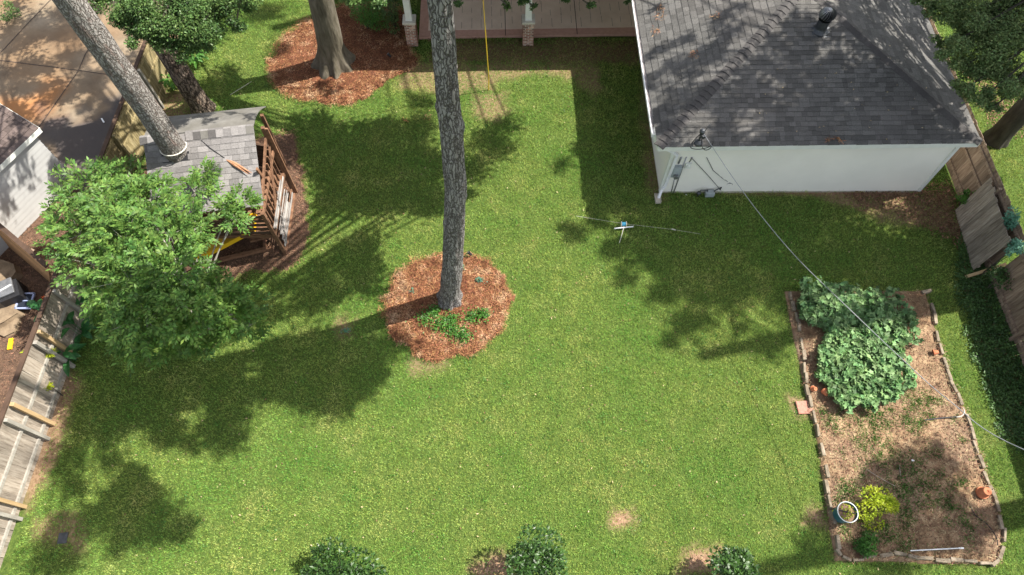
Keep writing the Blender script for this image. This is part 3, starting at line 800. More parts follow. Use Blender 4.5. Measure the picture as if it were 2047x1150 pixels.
# meters and conduits on the front wall
def wallp(u, v): 
    """point on the garage front wall seen at photo pixel"""
    a = at(u, v, 0); b = Vector((0, 0, CAM_H)); d = a - b
    n = hd(0, -1); t = (A_ - b).dot(n) / d.dot(n)
    return b + d * t
wn = hd(0, -1)
eb = wallp(1351, 338)
mb = MB(); mb.box(eb + wn * 0.08, (0.26, 0.14, 0.46), YAW); mb.box(eb + wn * 0.155 + Vector((0, 0, .06)), (0.22, 0.012, .22), YAW)
em = mb.build('electric_meter', M_box, G, bevel=0.01)
mb = MB(); c = eb + wn * .17 + Vector((0, 0, -.12))
mb.tube([c, c + wn * .09], .07, 16); mb.build('meter_dial', M_metal, em)
b2 = wallp(1375, 328)
mb = MB(); mb.box(b2 + wn * .05, (0.17, .08, .24), YAW); mb.tube([b2 + wn * .09, b2 + wn * .13], .06, 16)
mb.build('utility_box', M_trim, G, bevel=0.008)
mb = MB()
for (u, v), (u2, v2), r in (((1372, 312), (1343, 392), .02), ((1349, 352), (1340, 390), .016), ((1362, 312), (1356, 325), .03), ((1384, 312), (1378, 322), .02)):
    mb.tube([wallp(u, v) + wn * .035, wallp(u2, v2) + wn * .035], r, 8)
mb.build('conduit', M_metal, G, smooth=True)
mb = MB()
mb.tube([wallp(1381, 312) + wn * .055, wallp(1412, 345) + wn * .055, wallp(1447, 385) + wn * .055], 0.009, 6)
mb.tube([wallp(1412, 312) + wn * .055, wallp(1425, 338) + wn * .055, wallp(1445, 355) + wn * .055, wallp(1460, 364) + wn * .055], 0.009, 6)
k0 = wallp(1458, 366) + wn * .055
mb.tube([k0 + Vector((.09 * math.cos(t), 0, .05 * math.sin(t))) for t in np.linspace(0, 6.2, 14)], 0.009, 6)
mb.tube([wallp(1465, 366) + wn * .04, wallp(1455, 384) + wn * .04], .012, 6)
mb.build('wall_cable', M_metal_dk, G)
gm = wallp(1417, 378)
mb = MB(); mb.box(gm + wn * .17, (0.28, .18, .2), YAW); mb.tube([gm + wn * .17 + Vector((-.14, 0, 0)), gm + wn * .17 + Vector((.14, 0, 0))], .10, 16)
gmo = mb.build('gas_meter', M_box, G, bevel=0.02)
mb = MB(); a = gm + wn * .17
mb.tube([a + Vector((-.1, 0, .1)), a + Vector((-.1, 0, .17)), a + Vector((-.32, 0, .17)), a + Vector((-.36, -.02, -.05)), Vector((a.x - .36, a.y - .02, 0))], .022, 8)
mb.build('gas_pipe', M_metal_dk, gmo, smooth=True); mb = MB()
mb.tube([a + Vector((.12, 0, .1)), a + Vector((.14, 0, .17)), a + Vector((.34, .1, .17)), a + Vector((.34, .16, -.1))], .02, 8)
mb.build('gas_pipe', M_metal_dk, gmo, smooth=True)
mb = MB(); mb.lathe((a.x - .36, a.y - .02, .12), [(.0, .1), (.06, .09), (.07, .05), (.05, 0), (0, 0)], 12); mb.build('valve', M_metal_dk, gmo, smooth=True)
mb = MB(); mb.tube([wallp(1370, 386) + wn * .05, wallp(1370, 386) + wn * .12 + Vector((0, 0, .05))], .03, 8); mb.build('hose_tap', M_white, G)

q = np.stack([rng.uniform(.1, 8.1, 700), -.06 - np.abs(rng.normal(size=700)) * .06], 1)
P = np.array([hl(a, b, .01) for a, b in q]); D = rand_dirs(len(P)); D[:, 2] = np.abs(D[:, 2]) + .6
tag(leaves('tall_grass', P, D, rng.uniform(.06, .2, len(P)), .012, M_grass), 'taller unmown grass along the foot of the white garage wall', 'grass', kind='stuff')
# turbine vent
def roof_pt(u, v, lo=2.4, hi=4.4):
    """point where the photo ray meets the garage roof front slope"""
    a = at(u, v, 0); b = Vector((0, 0, CAM_H)); d = a - b
    t = (r0 - b).dot(nF) / d.dot(nF)
    return b + d * t
vb = roof_pt(1640, 58)
mb = MB(); mb.lathe(vb, [(.26, -.06), (.26, -.03), (.18, .02), (.165, .05), (.165, .32), (.19, .34), (.19, .36)], 24)
mb.frame_box(vb, hd(.27, 0), (nF.cross(hd(1, 0))).normalized() * .27, nF * .012)
tb = mb.build('turbine_vent', M_metal_dk, rf, smooth=False)
mb = MB(); c = vb + Vector((0, 0, .36)); nb = 18
for k in range(nb):
    t0 = 2 * math.pi * k / nb
    prev = None
    for j in range(9):
        ph = math.pi * (0.06 + 0.90 * j / 8)
        r = .235 * math.sin(ph) + .01; z = -.17 * math.cos(ph) + .17
        tt = t0 + 0.5 * j / 8
        o1 = c + Vector((r * math.cos(tt), r * math.sin(tt), z)); o2 = c + Vector((r * .80 * math.cos(tt + .18), r * .80 * math.sin(tt + .18), z))
        if prev: mb.quad(prev[0], prev[1], o2, o1)
        prev = (o1, o2)
mb.lathe(c, [(0.0, .35), (.05, .352), (.07, .34), (.075, .33)], 16)
mb.build('turbine_fins', M_metal, tb)
mb = MB(); mb.lathe(c, [(.15, 0.02), (.16, .10), (.16, .22), (.1, .28), (0, .29)], 20); mb.build('turbine_core', M_black, tb)
# service mast / bracket on the roof
sm = roof_pt(1396, 285)
mb = MB(); mb.tube([sm, sm + Vector((0, 0, .42))], .03, 10); mb.lathe(sm + Vector((0, 0, .40)), [(.035, 0), (.075, .03), (.08, .10), (.05, .15), (0, .16)], 12)
mb.box(sm + Vector((.03, -.06, .36)), (.10, .16, .09), .5); mb.lathe(sm, [(.14, -.02), (.13, .02), (.04, .1)], 12)
mb.tube([sm + Vector((.06, 0, .42)), sm + Vector((.14, .06, .62)), sm + Vector((.2, .12, .66))], .01, 6)
mast = mb.build('service_mast', M_metal_dk, G, smooth=False)
mb = MB()
P = [sm + Vector((-.02, 0, .4)), sm + Vector((-.22, -.12, .14)), sm + Vector((-.26, -.26, .08)), sm + Vector((.0, -.30, .07)), sm + Vector((.28, -.22, .09)), sm + Vector((.36, -.16, .2))]
def smooth_path(P, n=6):
    P = [Vector(p) for p in P]; out = []
    Q = [P[0]] + P + [P[-1]]
    for i in range(1, len(Q) - 2):
        for k in range(n):
            t = k / n
            a, b, c_, d = Q[i - 1], Q[i], Q[i + 1], Q[i + 2]
            out.append(0.5 * ((2 * b) + (-a + c_) * t + (2 * a - 5 * b + 4 * c_ - d) * t * t + (-a + 3 * b - 3 * c_ + d) * t ** 3))
    out.append(P[-1]); return out
mb.tube(smooth_path(P), .013, 6)
mb.tube(smooth_path([sm + Vector((.02, -.02, .38)), sm + Vector((.03, -.2, .15)), sm + Vector((.12, -.33, .08)), sm + Vector((.27, -.30, .1)), sm + Vector((.36, -.16, .2))]), .013, 6)
mb.build('cable_loop', M_black, mast)

# overhead service wire and its pole outside the frame
W0 = sm + Vector((.05, -.05, .42))
WP = [W0, at(1470, 362, 2.8), at(1530, 442, 2.6), at(1600, 523, 2.62), at(1700, 620, 2.85), at(1800, 715, 3.15), at(1900, 803, 3.55), at(2047, 899, 4.2)]
WP += [WP[-1] + Vector((3.2, -1.9, 1.1)), WP[-1] + Vector((7.5, -4.4, 3.4))]
mb = MB(); mb.tube(smooth_path(WP, 8), .0095, 6)
pole_p = WP[-1] + Vector((.35, -.2, 0))

ow = mb.build('overhead_cable', M_cable)
tag(ow, 'grey overhead service cable running from the garage roof across the yard', 'cable')
UP = thing('utility_pole', (pole_p.x, pole_p.y, 0), 'wooden utility pole outside the picture carrying the overhead cable', 'pole')
mb = MB(); mb.tube([(pole_p.x, pole_p.y, 0), (pole_p.x, pole_p.y, 9)], [.16, .11], 12); mb.build('pole_shaft', M_fence_brn, UP)
mb = MB(); mb.beam(pole_p + Vector((-.4, .2, 0)), pole_p + Vector((.3, -.2, 0)), .08, .1); mb.build('cross_arm', M_fence_brn, UP)

# roof debris: clumps of dead needles
for i, (u, v, lab) in enumerate([(1668, 287, 'curled orange clump of dead needles low on the front roof slope'), (1322, 18, 'orange needle clump high on the left roof slope nearest the gutter'), (1322, 36, 'orange needle clump below the topmost one on the left roof slope'),
                                 (1432, 34, 'small orange needle clump beside the hip on the left roof slope'), (1313, 64, 'orange needle clump by the gutter on the left roof slope'), (1387, 110, 'dark orange needle clump in mid left roof slope')]):
    a = at(u, v, 0); b = Vector((0, 0, CAM_H)); d = a - b; nn = nF if i == 0 else nL
    t = (r0 - b).dot(nn) / d.dot(nn); c = b + d * t + nn * .02
    n = 60 if i == 0 else 34
    tt = rng.uniform(0.2, 2.9, n)
    P = np.array([c + (hd(math.cos(k) * .22, 0) + Vector((0, math.sin(k) * .15, math.sin(k) * .05)) if i == 0 else Vector((random.gauss(0, .08), random.gauss(0, .08), 0))) for k in tt])
    D = rand_dirs(n, .3) 
    P[:, 2] += rng.uniform(0.01, .04, n)
    tag(leaves('needle_clump', P, D, .13, .012, M_chips), lab, 'pine needles', 'needle clumps on the garage roof')
# scattered single leaves on roof
n = 60; P = []
for _ in range(n):
    u = random.uniform(1500, 1850); v = random.uniform(60, 285); P.append(roof_pt(u, v) + nF * .02)
tag(leaves('roof_leaves', np.array(P), rand_dirs(n, .2), .06, .03, M_straw), 'tiny pale leaves speckled over the dark front roof slope', 'leaves', kind='stuff')

# ------------------------------------------------------------------ porch
PO = thing('porch', hl(-4, 9, 0), 'covered porch with white posts on brick pedestals over the tan patio', 'porch')
def pedestal(x, y):
    c = hl(x, y, 0)
    mb = MB(); mb.box((c.x, c.y, .5), (.375, .375, 1.0), YAW)
    col = mb.build('brick_pedestal', M_mortar, PO)
    mb = MB(); z = .04; r = 0
    while z < .98:
        for side in range(4):
            a = side * math.pi / 2 + YAW
            ux, uy = math.cos(a), math.sin(a); nx, ny = math.sin(a), -math.cos(a)
            offs = (-.1, .1) if r % 2 else (-.155, 0.0, .155)
            ws = (.18, .18) if r % 2 else (.09, .19, .09)
            for o__, w_ in zip(offs, ws):
                mb.frame_box((c.x + ux * o__ + nx * .19, c.y + uy * o__ + ny * .19, z), Vector((ux, uy, 0)) * (w_ / 2 - .004), Vector((nx, ny, 0)) * .006, Vector((0, 0, .023)))
        z += .072; r += 1
    mb.build('bricks', M_brick, col)
    mb = MB(); mb.box((c.x, c.y, 1.04), (.46, .46, .08), YAW); mb.build('cap', M_stone, col, bevel=.008)
    mb = MB(); mb.box((c.x, c.y, 2.1), (.22, .22, 2.04), YAW); mb.box((c.x, c.y, 1.11), (.25, .25, .06), YAW); mb.build('post', M_trim, PO, bevel=.005)
pedestal(-8.22, 6.85)
pedestal(-4.02, 6.78)
mb = MB()  # roof and beam (just above the frame); its eave casts the straight shadow
P0, P1, P2, P3 = hl(-8.9, 5.98, 3.06), hl(0.5, 5.98, 3.06), hl(0.5, 11.0, 4.7), hl(-8.9, 11.0, 4.7)
t_ = Vector((0, 0, .14))
mb.add([P0, P1, P2, P3, P0 + t_, P1 + t_, P2 + t_, P3 + t_], [(0, 1, 2, 3), (4, 5, 6, 7), (0, 1, 5, 4), (1, 2, 6, 5), (2, 3, 7, 6), (3, 0, 4, 7)])
mb.build('roof', M_shingle, PO)
mb = MB(); mb.beam(hl(-8.5, 6.83, 3.16), hl(0.2, 6.83, 3.16), .2, .26); mb.build('beam', M_trim, PO)
H = thing('house', hl(-4, 14, 0), 'main house wall behind the covered porch, beyond the picture top', 'house')
lap_wall('wall', hl(-12, 11.2, 0), hl(1, 11.2, 0), 0, 5, hd(0, -1), M_siding, H)

# splash block
sb = at(1314, 398); mb = MB()
mb.frame_box((sb.x, sb.y - .02, .05), hd(.09, 0), hd(0, .17), Vector((0, 0, .045))); mb.frame_box((sb.x - .08, sb.y - .02, .105), hd(.012, 0), hd(0, .17), Vector((0, 0, .012))); mb.frame_box((sb.x + .08, sb.y - .02, .105), hd(.012, 0), hd(0, .17), Vector((0, 0, .012)))
tag(mb.build('splash_block', M_conc, bevel=.006), 'pale concrete splash block under the downspout at the garage corner', 'splash block')

# ------------------------------------------------------------------ fences
def fence(name, a, b, h, label, m, side, picket=0.14, posts=(), post_m=None, rails=(0.3, 1.0, 1.62), rail_m=None, cap=None, jit=0.012, group=None):
    """side: +1 puts rails and posts on the +x-ish side"""
    a = Vector(a); b = Vector(b); d = (b - a); L = d.length; d.normalize()
    n = Vector((0, 0, 1)).cross(d).normalized() * side
    T = thing(name, a, label, 'fence', group)
    mb = MB(); t = 0
    while t < L:
        wd = picket * random.uniform(.85, 1.1)
        c = a + d * (t + wd / 2); hh = h + random.uniform(-.02, .02)
        mb.frame_box((c.x, c.y, hh / 2 + .02) + Vector() if False else Vector((c.x, c.y, hh / 2 + .03)) + n * random.uniform(-.004, .004), d * (wd / 2 - .0008), n * .009, Vector((random.uniform(-jit, jit) * 0.3, random.uniform(-jit, jit), hh / 2)))
        t += wd
    mb.build('pickets', m, T)
    for z in rails:
        mb = MB(); p = a + n * .035 + Vector((0, 0, z)); q_ = b + n * .035 + Vector((0, 0, z))
        mb.beam(p, q_, .045, .09); mb.build('rail', rail_m or m, T)
    for i, (t, mm, wd) in enumerate(posts):
        c = a + d * t + n * (.06 + wd / 2)
        mb = MB(); mb.box((c.x, c.y, h / 2 + .02), (wd, wd, h), math.atan2(d.y, d.x)); mb.build('post', mm, T, bevel=.006)
    if cap:
        mb = MB(); mb.beam(a + Vector((0, 0, h + .05)), b + Vector((0, 0, h + .05)), .12, .04); mb.build('cap_rail', cap, T)
    return T
yL = [1.0, 9.15]
fa = (FX(9.15), 9.15, 0); fb = (FX(-1), -1.0, 0)
fence('wooden_fence', fa, fb, 1.75, 'grey weathered picket fence with pale rails at lower left', M_fence_old, 1, posts=((.75, M_post_grey, .09), (1.95, M_post_tan, .10), (2.25, M_post_grey, .10), (3.9, M_post_tan, .1), (4.3, M_post_grey, .09), (6.05, M_post_tan, .09), (6.35, M_post_grey, .09), (8.4, M_post_grey, .09)),
      rails=(.28, 1.02), rail_m=M_post_grey, cap=M_play_dk)
fence('wooden_fence', (FX(18.3) + .05, 18.3, 0), (FX(9.2), 9.2, 0), 1.75, 'mossy picket fence between the driveway and the playhouse', M_fence_moss, 1, posts=((1.9, M_post_grey, .09), (4.6, M_fence_moss, .09), (7.2, M_fence_moss, .09)), rails=(.3, 1.05, 1.65), rail_m=M_fence_moss, cap=M_play_dk)
T = thing('fence_panel', (-14.2, 9.9, 0), 'newer tan panel of long boards slumped outward left of the grey fence corner', 'fence')
ta, tb_ = Vector((-15.9, 11.55, 1.8)), Vector((-12.62, 9.10, 1.8)); ba, bb_ = Vector((-16.9, 11.9, .05)), Vector((-13.75, 9.55, .05))
mb = MB(); nn_ = (tb_ - ta).cross(ba - ta).normalized()
for k in range(11):
    f0, f1 = (k + .04) / 11, (k + .94) / 11
    a, b, c, d = ta.lerp(ba, f0), tb_.lerp(bb_, f0), tb_.lerp(bb_, f1), ta.lerp(ba, f1); o = nn_ * .02
    mb.add([a, b, c, d, a + o, b + o, c + o, d + o], [(0, 1, 2, 3), (4, 7, 6, 5), (0, 4, 5, 1), (1, 5, 6, 2), (2, 6, 7, 3), (3, 7, 4, 0)])
mb.build('boards', M_fence_new, T)
mb = MB(); mb.beam(ta + Vector((0, 0, .04)), tb_ + Vector((0, 0, .04)), .13, .06); mb.build('cap_rail', M_play_dk, T)
mb = MB()
for f in (.25, .8):
    mb = MB(); mb.beam(ta.lerp(ba, .02).lerp(tb_, f) + nn_ * .06, ba.lerp(bb_, f) + nn_ * .06, .09, .09); mb.build('batten', M_fence_brn, T)
fence('wooden_fence', (RX(21.5), 21.5, 0), (RX(10.0), 10.0, 0), 1.78, 'brown picket fence running behind the garage along the right side', M_fence_brn, -1, posts=((2.3, M_fence_brn, .09), (4.8, M_fence_brn, .09), (7.3, M_fence_brn, .09), (9.8, M_fence_brn, .09)), rails=(.3, 1.05, 1.62))
fence('wooden_fence', (RX(9.7), 9.7, 0), (RX(-1), -1.0, 0), 1.75, 'leaning brown picket fence behind the ivy at right edge', M_fence_brn, -1, posts=((2.0, M_fence_brn, .09), (4.5, M_fence_brn, .09)), rails=(.3, 1.5))
# old gate panel leaning on the right fence
T = thing('gate_panel', (14.1, 11.1, 0), 'weathered grey gate panel leaning against the brown right fence', 'gate')
mb = MB(); a0 = Vector((14.0, 12.15, .02)); b0 = Vector((13.85, 9.95, .02)); top = Vector((.12, .05, 1.62))
n_ = 13
for i in range(n_):
    p = a0.lerp(b0, (i + .03) / n_); q_ = a0.lerp(b0, (i + .97) / n_)
    hh = random.uniform(.97, 1.03)
    th = Vector((-.018, 0, 0))
    mb.add([p, q_, q_ + top * hh, p + top * hh, p + th, q_ + th, q_ + th + top * hh, p + th + top * hh], [(0, 1, 2, 3), (4, 7, 6, 5), (0, 4, 5, 1), (1, 5, 6, 2), (2, 6, 7, 3), (3, 7, 4, 0)])
mb.build('boards', M_fence_old, T)
mb = MB()
for f in (.15, .85): mb.beam(a0 + top * f + Vector((.03, 0, 0)), b0 + top * f + Vector((.03, 0, 0)), .04, .09)
mb.build('rail', M_fence_old, T)
mb = MB(); mb.beam(at(1930, 554, .05), at(2012, 528, .55), .09, .03)
tag(mb.build('loose_board', M_post_tan), 'narrow loose tan board propped in the ivy below the grey gate panel', 'board')
# vines on the right fence
def bush(name, c, rad, n, L, W, m, label, cat, group=None, stems=5, flat=.8, stem_m=None, lobes=7, dirs=None, stemcol=True):
    c = Vector(c)
    T = thing(name, (c.x, c.y, 0), label, cat, group)
    P = []; 
    lob = [(rng.normal(size=3) * np.array(rad) * .45, rng.uniform(.35, .65)) for _ in range(lobes)]
    per = n // lobes
    for lc, lr in lob:
        d = rand_dirs(per); r = rng.uniform(.5, 1, (per, 1)) ** .6
        P.append(lc + d * r * np.array(rad) * lr)
    P = np.concatenate(P) + np.array(c)
    P[:, 2] = np.maximum(P[:, 2], .05)
    D = (P - np.array(c)); D /= np.linalg.norm(D, axis=1, keepdims=True) + 1e-9
    D = D * .6 + rand_dirs(len(P)) * .8; D[:, 2] *= flat; 
    leaves('foliage', P, D, rng.uniform(L * .6, L * 1.1, len(P)), rng.uniform(W * .7, W * 1.1, len(P)), m, T)
    mb = MB()
    for i in range(stems):
        e = Vector([float(x) for x in (np.array(c) + lob[i % lobes][0])])
        b = Vector((c.x + random.uniform(-.04, .04), c.y + random.uniform(-.04, .04), 0))
        mb.tube([b, b.lerp(e, .5) + Vector((0, 0, .05)), e], [.018, .012, .006], 6)
    mb.build('stem', stem_m or M_darkbark, T)
    return T
for u, v, z, r_, lab, mm in ((1985, 365, 1.0, .32, 'green vine climbing the brown fence above the gate panel', M_leaf_mid), (2017, 440, 1.75, .35, 'blue green vine spilling over the fence top beside the gate panel', M_leaf_blue), (2035, 490, 1.8, .3, 'pale blue green creeper on the fence top below the other vine', M_leaf_blue), (2005, 550, .8, .38, 'dark creeper hanging on the fence by the loose board', M_leaf_ivy),
                            (1937, 400, .5, .25, 'small green creeper at the fence foot left of the gate panel', M_leaf_mid)):
    c = at(u, v, z)
    bush('vine', c, (.2, r_, r_), 500, .08, .055, mm, lab, 'vine', stems=3)

# ------------------------------------------------------------------ playhouse
PY = R(8.0)
pr = Vector((-7.17, 12.72, 0)); pu = Vector((-math.cos(PY), -math.sin(PY), 0)); pf = Vector((math.sin(PY), -math.cos(PY), 0))
T = thing('playhouse', pr + pu * 1.5, 'wooden playhouse on posts with a pale grey shingled roof around the leaning-looking pine', 'playhouse')
T['label'] = 'wooden playhouse with a pale grey shingled roof and an open timber side'
PZ = Vector((0, 0, 1))
ridR = pr + PZ * 3.3; ridL = ridR + pu * 2.98
frR = pr + pf * 1.92 + PZ * 2.28; frL = frR + pu * 2.98
bkR = pr - pf * 1.62 + PZ * 2.35; bkL = bkR + pu * 2.98
def rbox(a, b, c, d, t):
    n = (b - a).cross(d - a).normalized()
    if n.z < 0: n = -n
    n = n * t
    return [a, b, c, d, a - n, b - n, c - n, d - n], [(0, 1, 2, 3), (4, 7, 6, 5), (0, 4, 5, 1), (1, 5, 6, 2), (2, 6, 7, 3), (3, 7, 4, 0)]
mb = MB(); mb.add(*rbox(frL, frR, ridR, ridL, .03))
# curved back slope (plain felt) as several strips
bs = []
for i in range(7):
    t = i / 6
    p = ridR.lerp(bkR, t) + PZ * .16 * math.sin(math.pi * t)
    bs.append(p)
roofp = mb.build('roof', M_shingle2, T)
mb = MB()
for a, b in zip(bs[:-1], bs[1:]): mb.add(*rbox(a, b, b + pu * 2.98, a + pu * 2.98, .025))
mb.build('back_slope', M_felt, roofp)
U = (frL - frR).normalized(); Vv = (ridR - frR); H_ = Vv.length
hole_c = Vector((-9.28, 12.1)); 
def pl_shingles():
    O = frR; Vn = Vv.normalized(); N = U.cross(Vn).normalized()
    if N.z < 0: N = -N
    mb = MB(); v = -0.03; row = 0; ex = .165
    while v < H_ - .02:
        v1 = min(v + ex, H_); u = -(.15 if row % 2 else 0.0) 
        while u < 2.98:
            wd = random.choice((.3, .3, .27, .2)); x0, x1 = max(u, 0), min(u + wd - .006, 2.98)
            c = O + U * ((x0 + x1) / 2) + Vn * ((v + v1) / 2)
            if x1 - x0 > .03 and (Vector((c.x, c.y)) - hole_c).length > .40:
                A, B, C, D = O + U * x0 + Vn * v, O + U * x1 + Vn * v, O + U * x1 + Vn * v1, O + U * x0 + Vn * v1
                mb.add([A + N * .004, B + N * .004, B + N * .016, A + N * .016, C + N * .005, D + N * .005], [(0, 1, 2, 3), (3, 2, 4, 5)])
            u += wd
        v = v1; row += 1
    mb.build('shingles', M_shingle2, roofp)
    mb = MB(); u = 0; cut = False
    while u < 2.9:
        c = ridR + U * (u + .1)
        if (Vector((c.x, c.y)) - hole_c).length <= .42 and mb.v: mb.build('ridge_caps', [M_shingle2, M_cap, M_felt], roofp); mb = MB()
        if (Vector((c.x, c.y)) - hole_c).length > .42:
            a = ridR + U * u; b = ridR + U * (u + .2)
            dn = -Vn * .20; bk = (bs[1] - bs[0]).normalized() * .10; l = N * .03
            mb.quad(a + dn + l, b + dn + l, b + PZ * .035, a + PZ * .035, random.choice((0, 1, 0, 2))); mb.quad(a + PZ * .035, b + PZ * .035, b + bk + PZ * .03, a + bk + PZ * .03, 0)
            mb.quad(a + dn, b + dn, b + dn + l, a + dn + l)
        u += .205
    mb.build('ridge_caps', [M_shingle2, M_cap, M_felt], roofp)
pl_shingles()
mb = MB()
hc = Vector((hole_c.x, hole_c.y, 0))
def roofz(p):  # height of the front slope above ground point
    t = (Vector((p.x, p.y, 0)) - pr).dot(pf) / 1.92
    return 3.3 - t * 1.02 if t > 0 else 3.3 + t * .4
mb = MB(); q4 = []
for s1, s2 in ((-.37, -.34), (.37, -.34), (.37, .37), (-.37, .37)):
    p = hc + pu * s1 - pf * s2; q4.append(Vector((p.x, p.y, roofz(p) + .012)))
mb.add(q4, [(0, 1, 2, 3)]); mb.build('hole_shade', M_black, roofp)  # black sheet on the uncut roof, painting the shade inside the trunk hole
# timbers
fl = 1.15
c00 = pr + pf * 1.85 + pu * .08; c01 = pr - pf * 1.2 + pu * .08; c10 = c00 + pu * 2.75; c11 = c01 + pu * 2.75
fx = Vector((-6.9, 10.55, 0)); bx_ = Vector((-6.98, 12.82, 0))
for p, h in ((fx, 2.25), (bx_, 3.15), (c10, 2.2), (c11, 2.4), (c01, 2.45)):
    mb = MB(); mb.box((p.x, p.y, h / 2), (.10, .10, h), PY); mb.build('post', M_play, T, bevel=.006)
mb = MB()
mid = (fx + bx_) / 2
for za in (fl,):
    mb.add([Vector((p.x, p.y, za)) for p in (fx, bx_, c11, c10)] + [Vector((p.x, p.y, za - .04)) for p in (fx, bx_, c11, c10)], [(0, 1, 2, 3), (4, 5, 6, 7), (0, 1, 5, 4), (1, 2, 6, 5), (2, 3, 7, 6), (3, 0, 4, 7)])
mb.build('floor', M_play, T)
mb = MB()
for z in (.25, fl - .07, 2.15): mb.beam(fx + PZ * z, bx_ + PZ * z, .04, .13)
mb.beam(c00 + PZ * 2.12 + pf * .02, c10 + PZ * 2.12 + pf * .02, .05, .16); mb.beam(fx + PZ * (fl - .07), c10 + PZ * (fl - .07), .05, .14)
mb.build('beam', M_play, T)
out = Vector((.07, 0, 0))
mb = MB()      # pale boards along the lower right side
for i, z in enumerate((.35, .47, .60, .74, .86, 1.0, 1.28, 1.42)):
    s0, s1 = random.uniform(.02, .12), random.uniform(.6, .92)
    a = fx.lerp(bx_, s0) + PZ * (z + random.uniform(-.02, .02)) + out; b = fx.lerp(bx_, s1) + PZ * (z + random.uniform(-.02, .05)) + out
    mb.beam(a, b, .02, random.choice((.05, .08, .04)))
mb.beam(fx.lerp(bx_, .08) + out * 1.6 + PZ * .35, fx.lerp(bx_, .5) + out * 1.6 + PZ * 1.7, .02, .03)
mb.build('side_boards', M_slat, T)
mb = MB()      # brown slats and braces higher up
for i in range(9):
    s = .1 + i * .095
    a = fx.lerp(bx_, s); mb.beam(a + PZ * (fl + .25), a + PZ * (2.15 + s * .5), .035, .06, up=(1, 0, 0))
mb.build('slats', M_play, T)
mb = MB()
mb.beam(fx.lerp(bx_, .05) + PZ * 2.2 - out * .5, bx_ + PZ * 2.75 - out * .5, .05, .10)
mb.beam(fx.lerp(bx_, .2) + PZ * 1.2 + out * .7, bx_.lerp(fx, .1) + PZ * 2.6 + out * .7, .04, .08)
mb.beam(fx.lerp(bx_, .55) + PZ * 1.2 - out, bx_.lerp(fx, .55) + PZ * 2.9 - out, .05, .09)
mb.beam(bx_ + PZ * .0 + out, bx_ + PZ * 3.1 + out, .05, .12, up=(1, 0, 0))
mb.build('brace', M_play, T)
mb = MB()
for a, b in ((fx, c10),):
    for i in range(5): mb.beam(a + PZ * (fl + .1 + i * .2), b + PZ * (fl + .1 + i * .2), .02, .12)
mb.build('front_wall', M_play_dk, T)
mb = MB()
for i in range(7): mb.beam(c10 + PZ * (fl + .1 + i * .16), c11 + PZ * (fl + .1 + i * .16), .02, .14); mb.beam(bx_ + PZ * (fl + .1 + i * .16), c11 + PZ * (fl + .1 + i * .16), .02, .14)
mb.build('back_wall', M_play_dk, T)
mb = MB(); mb.beam(at(545, 495, .15), at(440, 520, .15), .10, .12); mb.beam(at(548, 470, .35), at(500, 482, .35), .08, .1); mb.beam(at(525, 452, .1), at(530, 497, .1), .08, .1); mb.beam(fx + PZ * .05, at(588, 388, .05), .1, .1)
mb.build('base_timber', M_play, T)
# slide
T = thing('slide', (-8.2, 10.2, 0), 'yellow plastic slide coming off the front of the playhouse', 'slide')
s0 = at(512, 447, 1.2); s1 = at(395, 500, .25); dr = (s1 - s0); 
pth = [s0 + dr * .0, s0 + dr * .12 + PZ * .04, s0 + dr * .5 + PZ * -.05, s0 + dr * .85 + PZ * -.1, s1 + PZ * .0, s1 + dr.normalized() * .25]
sd_ = Vector((dr.y, -dr.x, 0)).normalized()
mb = MB(); mbr = MB()
for a, b in zip(pth[:-1], pth[1:]):
    mb.add([a - sd_ * .27, a + sd_ * .27, b + sd_ * .27, b - sd_ * .27, a - sd_ * .27 - PZ * .02, a + sd_ * .27 - PZ * .02, b + sd_ * .27 - PZ * .02, b - sd_ * .27 - PZ * .02], [(0, 1, 2, 3), (4, 5, 6, 7), (0, 1, 5, 4), (2, 3, 7, 6)])
    for s in (-1, 1): mbr.beam(a + sd_ * .29 * s + PZ * .05, b + sd_ * .29 * s + PZ * .05, .04, .14)
mb.build('chute', M_yellow, T); mbr.build('side_rail', M_yellow, T)
# dead branch on roof & cord
b0_, b1_ = at(450, 318, 2.90), at(503, 352, 2.68)
mb = MB(); 
for i in range(5):
    o__ = Vector((random.uniform(-.05, .05), random.uniform(-.04, .04), random.uniform(.02, .06)))
    mb.tube([b0_ + o__ * .3, b0_.lerp(b1_, .4) + o__, b0_.lerp(b1_, random.uniform(.7, 1.)) + o__ * 1.3], [.012, .035, .008], 6)
tag(mb.build('dead_branch', M_stick), 'reddish dead branch lying on the playhouse roof', 'branch')
mb = MB(); mb.tube([at(392, 272, 3.25), at(420, 296, 3.1), b0_ + PZ * .04], .014, 6)
tag(mb.build('cord', M_black), 'dark cord from the roof pine trunk down to the dead branch', 'cord')

